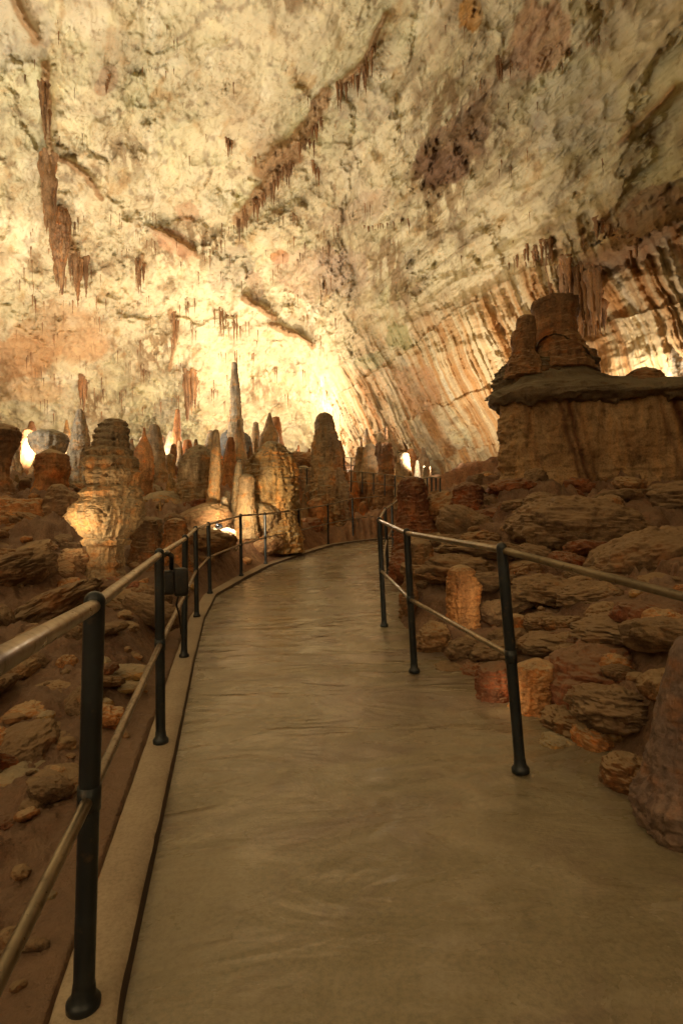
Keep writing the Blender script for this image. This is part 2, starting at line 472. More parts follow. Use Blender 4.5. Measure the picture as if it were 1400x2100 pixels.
def ground_z(x, y):
    x = np.asarray(x, float); y = np.asarray(y, float)
    z = np.clip(tps(x, y), -1.6, 9)
    sc = np.clip((np.hypot(x, y)) / 5.0, .55, 2.2)
    p = np.stack([x, y, z * .5], 1)
    right = sstep(0, .6, x - xr_of(np.minimum(y, 14.5)))
    n1 = fbm(p * .9, 4, .5, 1)
    n2 = fbm(p * 2.6, 4, .55, 2, True)
    zz = z + sc * (.18 * n1 + .10 * n2)
    # ledges: smooth terraces, stronger on the right
    per = .17 * sc
    q = zz / per + 1.2 * fbm(p * 1.1, 3, .5, 4)
    fl = np.floor(q); fr = q - fl
    terr = (fl + sstep(.55, .98, fr) - 1.2 * fbm(p * 1.1, 3, .5, 4)) * per
    zz = zz + (terr - zz) * (.25 + .55 * right)
    zz += .045 * sc * fbm(p * 7, 4, .6, 6) + .014 * sc * fbm(p * 22, 3, .6, 7) + .03 * np.maximum(fbm(p * 4.5, 4, .6, 8, True) - .1, 0)
    nearw = 1 - sstep(3.5, 7, np.hypot(x, y))
    zz = zz + nearw * (.035 * np.maximum(fbm(p * 9, 4, .6, 12, True) - .05, 0) + .02 * sstep(.1, .3, fbm(p * 16, 3, .55, 13)))
    # path bed
    yc = np.minimum(y, 14.6)
    xl, xr = xl_of(np.clip(y, -2.5, 15.4)), xr_of(yc)
    zp = zpath(np.minimum(y, 17))
    wob = .10 * fbm(np.stack([x * 2, y * 2, y * 0], 1), 3, .5, 9)
    dl = xl - .10 - x; dr = x - xr + wob
    near = y < 14.6
    tl = sstep(0, .40, dl); tr = sstep(-.03, .36, dr)
    bed = zp - .07
    zl = (zp - .03) * (1 - tl) + zz * tl
    zr = bed * (1 - tr) + np.maximum(zz, bed + .02) * tr
    out = np.where(dl > 0, zl, np.where(dr > -.05, zr, bed))
    out = np.where(near, out, zz)
    # far bend of the path
    far = (y >= 14.6) & (y < 17.3) & (x > xl_of(np.clip(y, -2.5, 15.7)) - .05) & (x < 5.5)
    out = np.where(far, np.minimum(out, zp - .07), out)
    return out

yy = np.concatenate([np.linspace(-14, .2, 40)[:-1], .2 + (np.geomspace(1, 51, 470) - 1)])
tt = np.concatenate([np.linspace(-6, -1.02, 24), np.linspace(-1, 1, 470), np.linspace(1.02, 6, 24)])
Y, T = np.meshgrid(yy, tt, indexing='ij')
X = T * (np.maximum(Y, 0) * .70 + 1.6)
X, Yv = X.ravel(), Y.ravel()
Z = ground_z(X, Yv)
gp = np.stack([X, Yv, Z], 1)
wr = sstep(.2, 1.5, X - xr_of(np.minimum(Yv, 14)))
n_a = fbm(gp * .7, 4, .55, 21); n_b = fbm(gp * 2.2, 4, .55, 22)
tint = np.ones((len(gp), 3))
tint *= (1 + .35 * n_a)[:, None]
red = sstep(.1, .5, n_b)[:, None] * wr[:, None]
tint = tint * (1 - red) + tint * red * np.array([1.35, .82, .6])
lft = sstep(.0, .6, -X + xl_of(np.clip(Yv, -2, 15)))[:, None] * (1 - sstep(4, 8, Yv))[:, None]
tint = tint * (1 - .6 * lft) + tint * .6 * lft * np.array([1.0, .92, .90])
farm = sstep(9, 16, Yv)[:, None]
blot = sstep(.0, .5, fbm(gp * 3.2, 4, .6, 23))[:, None] * lft; tint = tint * (1 - .6 * blot) + tint * .6 * blot * np.array([.5, .42, .48])
sp_ = fbm(gp * 14, 3, .6, 24)[:, None]; tint = tint * (1 + .55 * sp_ * (1 - sstep(4, 9, Yv))[:, None])
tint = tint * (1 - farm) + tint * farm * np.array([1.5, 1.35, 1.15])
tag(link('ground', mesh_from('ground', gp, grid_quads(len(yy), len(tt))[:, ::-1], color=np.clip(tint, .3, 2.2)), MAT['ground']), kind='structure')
def gz(x, y): return float(ground_z(np.array([x]), np.array([y]))[0])

# ------------------------------------------------------------------ cave shell
C0 = np.array([-3.0, 14.0, 0.0]); RAD = np.array([17.5, 24.5, 15.5])
W1, W2 = P(715, 930, 31), P(1420, 900, 14.5)
wdir = W2 - W1; wdir[2] = 0; wdir /= np.linalg.norm(wdir)
win = np.array([wdir[1], -wdir[0], 0.0])
if win @ (CAM - W1) < 0: win = -win
W3 = (W1 + W2) / 2 + win * 4.2 + np.array([0, 0, 9.0])
wn = np.cross(W2 - W1, W3 - W1); wn /= np.linalg.norm(wn)
if wn @ (CAM - W1) < 0: wn = -wn

def seg_dist(px, py, line):
    d = np.full(px.shape, 1e9); tpar = np.zeros(px.shape)
    m = len(line) - 1
    for k in range(m):
        ax, ay = line[k]; bx, by = line[k + 1]
        vx, vy = bx - ax, by - ay
        t = np.clip(((px - ax) * vx + (py - ay) * vy) / (vx * vx + vy * vy), 0, 1)
        dd = np.hypot(px - ax - t * vx, py - ay - t * vy)
        tpar = np.where(dd < d, (k + t) / m, tpar); d = np.minimum(d, dd)
    return d, tpar

RIDGES = [  # pixel polyline, width px, bulge towards the room in m, colour strength
 ([(790, 30), (762, 95), (735, 140), (690, 180)], 16, .7, .8),
 ([(665, 195), (640, 255), (610, 295), (565, 325), (535, 350)], 24, 1.0, 1.0),
 ([(600, 330), (560, 365), (520, 410), (488, 455)], 20, .9, .95),
 ([(92, 130), (98, 230), (100, 330), (96, 420), (120, 470)], 13, .7, .8),
 ([(130, 480), (165, 545)], 18, .7, .8),
 ([(110, 322), (150, 340), (185, 375), (205, 405)], 9, .5, .7),
 ([(300, 468), (345, 490), (380, 505), (408, 527)], 9, .6, .5),
 ([(500, 612), (530, 630), (560, 650)], 12, .8, .8),
 ([(555, 668), (600, 685), (640, 705)], 11, .8, .9),
 ([(30, 0), (50, 50), (70, 80)], 18, .7, .8),
 ([(290, 530), (285, 590)], 10, .4, .8),
 ([(355, 640), (360, 700), (345, 760)], 9, .4, .7),
 ([(1400, 440), (1300, 500), (1240, 520)], 26, .9, .7),
 ([(1380, 180), (1320, 250), (1270, 300)], 16, .6, .5),
 ([(640, 420), (560, 460), (480, 500)], 30, .9, .25),
]
STAINS = [  # px, py, rx, ry, rot deg, colour, strength
 (930, 300, 55, 100, 30, (.25, .15, .08), .9), (985, 220, 34, 80, 20, (.33, .23, .14), .7), (915, 345, 55, 40, 0, (.22, .13, .075), .95),
 (1100, 70, 70, 85, 20, (.50, .28, .15), .7), (970, 30, 26, 40, 0, (.52, .27, .07), .95), (1060, 130, 45, 40, 0, (.45, .28, .17), .5),
 (30, 735, 120, 48, -10, (.50, .26, .10), .7), (150, 700, 90, 40, 10, (.55, .33, .16), .5), (60, 800, 80, 30, -5, (.56, .33, .15), .5), (120, 690, 120, 70, 0, (.52, .32, .15), .6), (570, 522, 18, 16, 0, (.45, .22, .09), .9),
 (385, 435, 28, 22, 20, (.50, .30, .16), .8), (220, 165, 24, 28, 20, (.30, .17, .08), .8), 
 (360, 500, 60, 22, 25, (.55, .32, .18), .7), (520, 590, 18, 30, -20, (.4, .25, .15), .6),
 (640, 560, 90, 60, 0, (.52, .36, .24), .5), (340, 840, 30, 35, 30, (.36, .3, .2), .7), (560, 330, 60, 50, -45, (.40, .27, .15), .5),
 (740, 190, 70, 70, 0, (.42, .36, .26), .4), (700, 560, 60, 60, 0, (.45, .34, .25), .45), (1330, 430, 90, 40, -30, (.28, .17, .10), .75),
 (1270, 520, 120, 40, -25, (.30, .18, .10), .7), (820, 690, 34, 34, 0, (.30, .28, .12), .8), (760, 740, 40, 18, -25, (.40, .38, .2), .7),
 (1180, 230, 100, 90, 0, (.50, .45, .36), .4), (430, 960, 200, 30, 0, (.4, .28, .17), .5), (470, 550, 60, 40, -40, (.36, .29, .22), .5),
 (730, 430, 80, 30, -20, (.46, .33, .22), .5), (860, 800, 55, 50, 0, (.46, .26, .12), .8), (230, 120, 60, 70, 0, (.45, .36, .24), .4),
 (20, 60, 90, 90, 0, (.42, .36, .28), .45), (560, 730, 50, 20, -10, (.5, .4, .25), .4),
]

def shell_eval(D, want_color=False):
    """unit directions from the camera -> displaced points (and colour)"""
    q = (CAM - C0) / RAD; e = D / RAD
    a = (e * e).sum(1); b = (e * q).sum(1); c = (q * q).sum() - 1
    t1 = (-b + np.sqrt(b * b - a * c)) / a
    den = D @ wn
    t2 = np.where(den < -1e-4, ((W1 - CAM) @ wn) / np.where(den < -1e-4, den, -1), 1e3)
    t2 = np.clip(t2, 0, 200)
    k = 1.6
    h = np.clip(.5 + .5 * (t2 - t1) / k, 0, 1)
    t = t2 * (1 - h) + t1 * h - k * h * (1 - h)
    wall = 1 - h
    p = CAM + D * t[:, None]
    px, py = project(D)
    front = (D @ fw) > .15
    # strata / wall aligned coordinates
    s_al = p @ wdir
    n_w = p @ win
    ani = np.stack([s_al * .62, n_w, p[:, 2] * 1.1 - s_al * .05], 1)
    iso = p
    pc = ani
    n0 = fbm(p * .10, 3, .5, 31)
    n1 = fbm(pc * .30, 4, .5, 32)
    n2 = fbm(pc * .75, 4, .55, 33, True)
    n3 = fbm(pc * 2.0, 4, .6, 34)
    n3r = fbm(pc * 1.6, 4, .6, 44, True)
    n4 = fbm(pc * 5.5, 3, .6, 35)
    def plates(v): 
        f0 = np.floor(v); return f0 + sstep(.72, 1.0, v - f0) - v
    pl1 = plates(3.2 * fbm(pc * .16, 4, .55, 40) + .5 * n3); pl2_ = plates(3.0 * fbm(pc * .42, 4, .55, 41) + .3 * n3)
    flowv = np.stack([s_al * .22, n_w * 1.2, p[:, 2] * 1.3 - s_al * .03], 1)
    fw_ = sstep(450, 850, px) * front
    fo = fbm(flowv * .55, 4, .55, 47, True); fo2 = fbm(flowv * 1.5, 4, .6, 48)
    rz = .25 + .75 * sstep(-.22, .22, fbm(p * .17, 3, .55, 94) + .15 * n1)
    n3 = n3 * rz; n3r = n3r * rz; n4 = n4 * rz; pl2_ = pl2_ * rz
    disp = fw_ * (.42 * (fo - .2) + .18 * fo2) + 1.3 * n0 + .85 * n1 + .42 * (n2 - .2) + .42 * pl1 + .24 * pl2_ + .20 * n3 + .18 * np.maximum(n3r - .25, 0) + .06 * n4
    # curtains of flowstone on the right-hand wall
    line_y = np.interp(px, [650, 700, 760, 900, 1000, 1120, 1250, 1400], [760, 730, 690, 610, 560, 480, 420, 380])
    low = sstep(-70, 90, py - line_y + 70 * n1)
    cur = low * sstep(640, 720, px) * front
    tilt = s_al + .12 * p[:, 2] + .55 * n1 + .16 * n3
    fl = fbm(np.stack([tilt * 1.7, p[:, 2] * .10, n0 * 2], 1), 3, .55, 36, True)
    dripx = (p @ RT)
    dr = fbm(np.stack([dripx * 3.2, (p @ fw) * 1.2, p[:, 2] * .45], 1), 4, .6, 39, True)
    fl2 = fbm(np.stack([tilt * 5.2, p[:, 2] * .16, n0 * 3], 1), 3, .55, 37, True)
    bz = (p[:, 2] + .9 * n1 + .35 * n3) / 2.1
    saw = bz - np.floor(bz)
    bandm = sstep(0, .12, saw) * sstep(.0, .95, saw)
    gap = sstep(-.1, .35, fbm(np.stack([s_al * .35, p[:, 2] * .8, n0], 1), 3, .5, 38))
    disp = disp * (1 - .35 * cur) + cur * (.42 * fl + .14 * fl2 + .60 * bandm * (.3 + .7 * gap))
    rid = np.zeros(len(D)); ridc = np.zeros(len(D))
    jx = px + 26 * fbm(p * .55, 3, .55, 51); jy = py + 26 * fbm(p * .55, 3, .55, 52)
    jx2 = jx + 9 * n3; jy2 = jy + 9 * n3r
    for line, w, amp, cs in RIDGES:
        d, tp = seg_dist(jx2 * .5 + px * .5, jy2 * .5 + py * .5, line)
        ww = w * (.75 + .9 * np.clip(n1 + .5 * n3, -.6, .8))
        gq = np.exp(-(d / ww) ** 2) * (.55 + .45 * np.sin(tp * math.pi)) * front
        rid = np.maximum(rid, gq * amp); ridc = np.maximum(ridc, np.exp(-(d / (ww * 1.0)) ** 2) * cs * front)
    disp = disp + rid * (.75 + .5 * n3r + .35 * dr)
    # deep recess behind the bright hollow
    rec = sstep(400, 520, px + 60 * n1) * (1 - sstep(640, 720, px + 40 * n1)) * sstep(680, 770, py + 50 * n1 + 20 * n3) * front
    disp = disp - 1.6 * rec * (1 + .8 * n1)
    r = t - disp
    pts = CAM + D * r[:, None]
    if not want_color: return pts
    cream = np.array([.69, .60, .38]); green = np.array([.60, .55, .33]); pink = np.array([.60, .45, .27]); white = np.array([.77, .70, .50])
    m1 = sstep(-.25, .35, fbm(p * .22, 4, .55, 61))[:, None]; m2 = sstep(0, .5, fbm(pc * .45, 5, .6, 62))[:, None]; m3 = sstep(.05, .5, fbm(pc * .9, 5, .6, 63))[:, None]
    col = cream * (1 - m1) + green * m1
    col = col * (1 - .5 * m2) + pink * .5 * m2
    col = col * (1 - .8 * m3) + white * .8 * m3
    # veins, cracks
    vein = sstep(.72, .90, fbm(pc * .8, 4, .5, 64, True) + .12 * n3)[:, None]
    col = col * (1 - .55 * vein) + np.array([.24, .17, .10]) * .55 * vein
    och = sstep(.12, .42, fbm(pc * 1.4, 5, .62, 65))[:, None]
    col = col * (1 - .62 * och) + np.array([.50, .31, .12]) * .62 * och
    wsp = sstep(.35, .6, fbm(np.stack([dripx * 2.6, (p @ fw) * .8, p[:, 2] * .55], 1), 4, .62, 91, True)) * sstep(.0, .4, fbm(p * .33, 3, .55, 92))
    wsp = (wsp * (1 - cur) * .9)[:, None]
    col = col * (1 - wsp) + np.array([.27, .18, .085]) * wsp
    fd = (fw_ * sstep(.15, .5, fo2) * .6)[:, None]
    col = col * (1 - fd) + np.array([.33, .235, .13]) * fd
    fb2 = (fw_ * sstep(.62, .85, fo) * .5)[:, None]
    col = col * (1 - fb2) + np.array([.24, .165, .09]) * fb2
    big = (.5 * sstep(.05, .45, fbm(pc * .3, 5, .6, 93)))[:, None]
    col = col * (1 - big) + np.array([.47, .36, .22]) * big
    dk = sstep(.14, .40, fbm(np.stack([pc[:, 0] * 2.2, pc[:, 1] * 2.2, pc[:, 2] * .9], 1), 5, .65, 66))[:, None]
    col = col * (1 - .68 * dk) + np.array([.26, .175, .085]) * .68 * dk
    # curtain stripes
    st = fbm(np.stack([tilt * 2.6, p[:, 2] * .07 + np.floor(bz) * 3.1, n0], 1), 4, .6, 67)
    st2 = fbm(np.stack([tilt * 8, p[:, 2] * .12 + np.floor(bz) * 1.7, n0], 1), 3, .6, 68)
    s_or = sstep(-.18, .2, st)[:, None]; s_br = sstep(.12, .5, st2)[:, None]; s_bk = sstep(.25, .55, -st + .4 * st2)[:, None]
    cc = np.array([.62, .49, .29]) * (1 - s_or) + np.array([.46, .23, .075]) * s_or
    cc = cc * (1 - .65 * s_br) + np.array([.30, .16, .07]) * .65 * s_br
    cc = cc * (1 - .6 * s_bk) + np.array([.70, .64, .50]) * .6 * s_bk
    gap_shade = (.8 * sstep(-.05, -.45, fl + .35 * fl2) if False else .8 * (1 - sstep(-.45, .0, fl + .3 * fl2)))[:, None]
    cc = cc * (1 - gap_shade) + np.array([.17, .09, .04]) * gap_shade  # hollows between the flutes darkened: shade put into the colour
    cm = (cur * sstep(-.35, .25, fbm(np.stack([s_al * .3, p[:, 2] * .45, n0], 1), 4, .6, 69) + .25))[:, None]
    col = col * (1 - .92 * cm) + cc * .92 * cm
    for sx, sy, rx, ry, rot, c, k2 in STAINS:
        ca, sa = math.cos(math.radians(rot)), math.sin(math.radians(rot))
        ux, uy = jx - sx, jy - sy
        vx, vy = (ux * ca + uy * sa) / rx, (-ux * sa + uy * ca) / ry
        mm = (1 - sstep(.80, 1.0, np.hypot(vx, vy) + .45 * n3 + .3 * n4 + .35 * n1)) * front * k2 * np.clip(.62 + .7 * n2 + .5 * n3 + .3 * n4, .1, 1)
        col = col * (1 - mm[:, None]) + np.array(c) * (1 + .25 * n4)[:, None] * mm[:, None]
    rc = (.9 * sstep(.30, .75, ridc * (1.0 + .6 * dr + .5 * n3)))[:, None]
    brn = np.array([.26, .155, .07]) * (1 + .55 * dr)[:, None]
    col = col * (1 - rc) + brn * rc
    return pts, np.concatenate([np.clip(col, .03, .8), rz[:, None]], 1)

az = np.radians(np.concatenate([np.linspace(-180, -36, 36)[:-1], np.linspace(-36, 36, 860), np.linspace(36, 180, 36)[1:-1]]))
el = np.radians(np.concatenate([np.linspace(-20, 1, 12)[:-1], np.linspace(1, 47, 720), np.linspace(47, 89.5, 24)[1:]]))
EL, AZ = np.meshgrid(el, az, indexing='ij')
D = np.stack([np.sin(AZ) * np.cos(EL), np.cos(AZ) * np.cos(EL), np.sin(EL)], -1).reshape(-1, 3)
SP, SC = shell_eval(D, True)
shell = link('cave_ceiling', mesh_from('cave_ceiling', SP, grid_quads(len(el), len(az), True), color=SC), MAT['shell'])
tag(shell, kind='structure')

def on_shell(px, py):
    d = fw + (px - 700.0) / F * RT + (1050.0 - py) / F * UP
    d /= np.linalg.norm(d)
    return shell_eval(d[None])[0]

# ------------------------------------------------------------------ lathe formations
def formation(name, label, prof, d, mat, seg=72, nr_=110, ring=0.0, ring_amp=0.0, flute=0, flute_amp=0.0, lump=.12, fine=.03, drip=.20, plate=.05, capr=.9, dripz=.42, coat=.75, sink=45, squash=1.0, group=None, cat='stalagmite', seed=None, hang=False, holes=0.0):
    """prof: (photo y, centre x, half width) from top to bottom, all px at distance d"""
    seed = seed if seed is not None else (abs(hash_str(label)) % 97) + 1
    k = d / F
    prof = [tuple(map(float, p)) + (1.0, 1.0)[max(0, len(p) - 3):] for p in prof]
    if not hang:
        y_, c_, h_ = prof[-1][:3]
        prof = prof + [(y_ + sink, c_, h_ * 1.15) + prof[-1][3:]]
    ys = np.array([p[0] for p in prof]); cx = np.array([p[1] for p in prof]); hw = np.array([p[2] for p in prof])
    yq = np.linspace(ys[0], ys[-1], nr_)
    # smooth interpolation
    def sm(v):
        o = np.interp(yq, ys, v)
        kk = np.array([1, 2, 3, 2, 1.]) / 9
        for _ in range(2):
            o = np.convolve(np.pad(o, 2, mode='edge'), kk, 'valid')
        return o
    cxs, hws = sm(cx), sm(hw)
    rgm = np.repeat(sm(np.array([p[3] for p in prof])), seg); flm = np.repeat(sm(np.array([p[4] for p in prof])), seg)
    tt_ = (yq - ys[0])
    t0 = max(hw[0] * capr, 2)
    if not hang:
        capf = np.where(tt_ < t0, np.sqrt(np.clip(1 - (1 - tt_ / t0) ** 2, 0, 1)), 1)
        hws = hws * capf
    cen = np.array([P(cxs[i], yq[i], d) for i in range(nr_)])
    base = P(cx[-1] if hang else cx[-2], ys[0] if hang else ys[-2], d)
    th = np.arange(seg) * 2 * math.pi / seg
    r = np.repeat((hws * k)[:, None], seg, 1)
    X = cen[:, 0][:, None] + r * np.cos(th); Yy = cen[:, 1][:, None] + r * np.sin(th) * squash; Zz = np.repeat(cen[:, 2][:, None], seg, 1)
    p = np.stack([X, Yy, Zz], -1).reshape(-1, 3)
    mean_r = float(np.mean(hw)) * k
    q = p / mean_r
    lo = fbm(q * .75, 3, .5, seed)
    me_ = fbm(q * np.array([2.2, 2.2, 1.6]), 4, .6, seed + 1, True)
    fi = fbm(q * 6.5, 4, .6, seed + 2)
    rr = 1 + lump * (1.5 * lo + (.0 if hang else .4) * (me_ - .25)) + fine * fi * 1.6
    rr += drip * (fbm(q * np.array([3.4, 3.4, dripz]), 4, .6, seed + 11, True) - .2)
    pn = fbm(q * np.array([1.1, 1.1, 5.5]), 4, .6, seed + 12)
    rr += plate * 1.6 * pn + plate * .8 * (sstep(.0, .12, pn) - .5)
    zz = p[:, 2]
    if ring:
        ph = zz / ring + 1.6 * lo + .5 * fi + .8 * fbm(np.stack([zz / ring * .3, zz * 0, zz * 0 + 3], 1), 2, .5, seed + 8)
        fr = ph - np.floor(ph)
        ra = .5 + .5 * fbm(np.stack([zz / ring * .37, zz * 0, zz * 0], 1), 2, .5, seed + 5)
        gate = sstep(-.35, .3, fbm(q * np.array([.9, .9, 1.6]), 2, .5, seed + 6))
        rr += rgm * ring_amp * (np.sqrt(np.clip(1 - (2 * fr - 1) ** 2, 0, 1)) - .6) * (.5 + 1.6 * ra) * (.3 + .7 * gate)
    if flute:
        thv = np.tile(th, nr_)
        fp = np.stack([np.cos(thv) * flute / 5.0, np.sin(thv) * flute / 5.0, zz / mean_r * .22], 1)
        rr += flm * flute_amp * fbm(fp, 3, .55, seed + 7, True)
    if holes:
        hn = fbm(q * np.array([2.4, 2.4, 1.5]), 2, .5, seed + 9)
        rr -= holes * sstep(.28, .5, hn)
    cenr = np.repeat(cen, seg, 0)
    p = cenr + (p - cenr) * rr[:, None]
    p[:, 2] += mean_r * .12 * fbm(q * 1.7, 3, .5, seed + 3)
    V = p - base
    nv = len(V)
    V = np.concatenate([V, [cen[0] - base + [0, 0, mean_r * .02], cen[-1] - base]])
    Q = grid_quads(nr_, seg, True)
    j = np.arange(seg); j2 = (j + 1) % seg
    T = np.concatenate([np.stack([np.full(seg, nv), j2, j], 1), np.stack([np.full(seg, nv + 1), (nr_ - 1) * seg + j, (nr_ - 1) * seg + j2], 1)])
    # own colour: dark dusty coat on the heads, patches of orange and of dark crust
    tq = np.repeat((yq - ys[0]) / (ys[-1] - ys[0]), seg) if not hang else np.ones(nr_ * seg)
    w = p / max(mean_r, .05)
    pa = fbm(w * np.array([.8, .8, 1.3]), 4, .6, seed + 20); pb = fbm(w * np.array([2.0, 2.0, .12 if hang else .6]), 4, .6, seed + 21)
    tn = np.ones((nr_ * seg, 3))
    c1 = sstep(.02, .45, pa)[:, None]; tn = tn * (1 - c1) + tn * c1 * np.array([1.35, .95, .62])
    c2 = sstep(.10, .5, pb)[:, None]; tn = tn * (1 - .8 * c2) + tn * .8 * c2 * np.array([.45, .38, .36])
    c3 = (coat * (1 - sstep(.05, .42, tq + .35 * pa)))[:, None]; tn = tn * (1 - c3) + np.array([.52, .52, .56]) * c3
    tn = np.concatenate([tn, tn[:1], tn[-1:]])
    me = mesh_from(name, V, Q[:, ::-1], T[:, ::-1] * 1, color=np.clip(tn, .1, 2))
    o = link(name, me, mat, loc=base)
    if label: tag(o, label, cat, group)
    return o

def hash_str(s):
    h = 7
    for ch in s: h = (h * 31 + ord(ch)) % 1000003
    return h

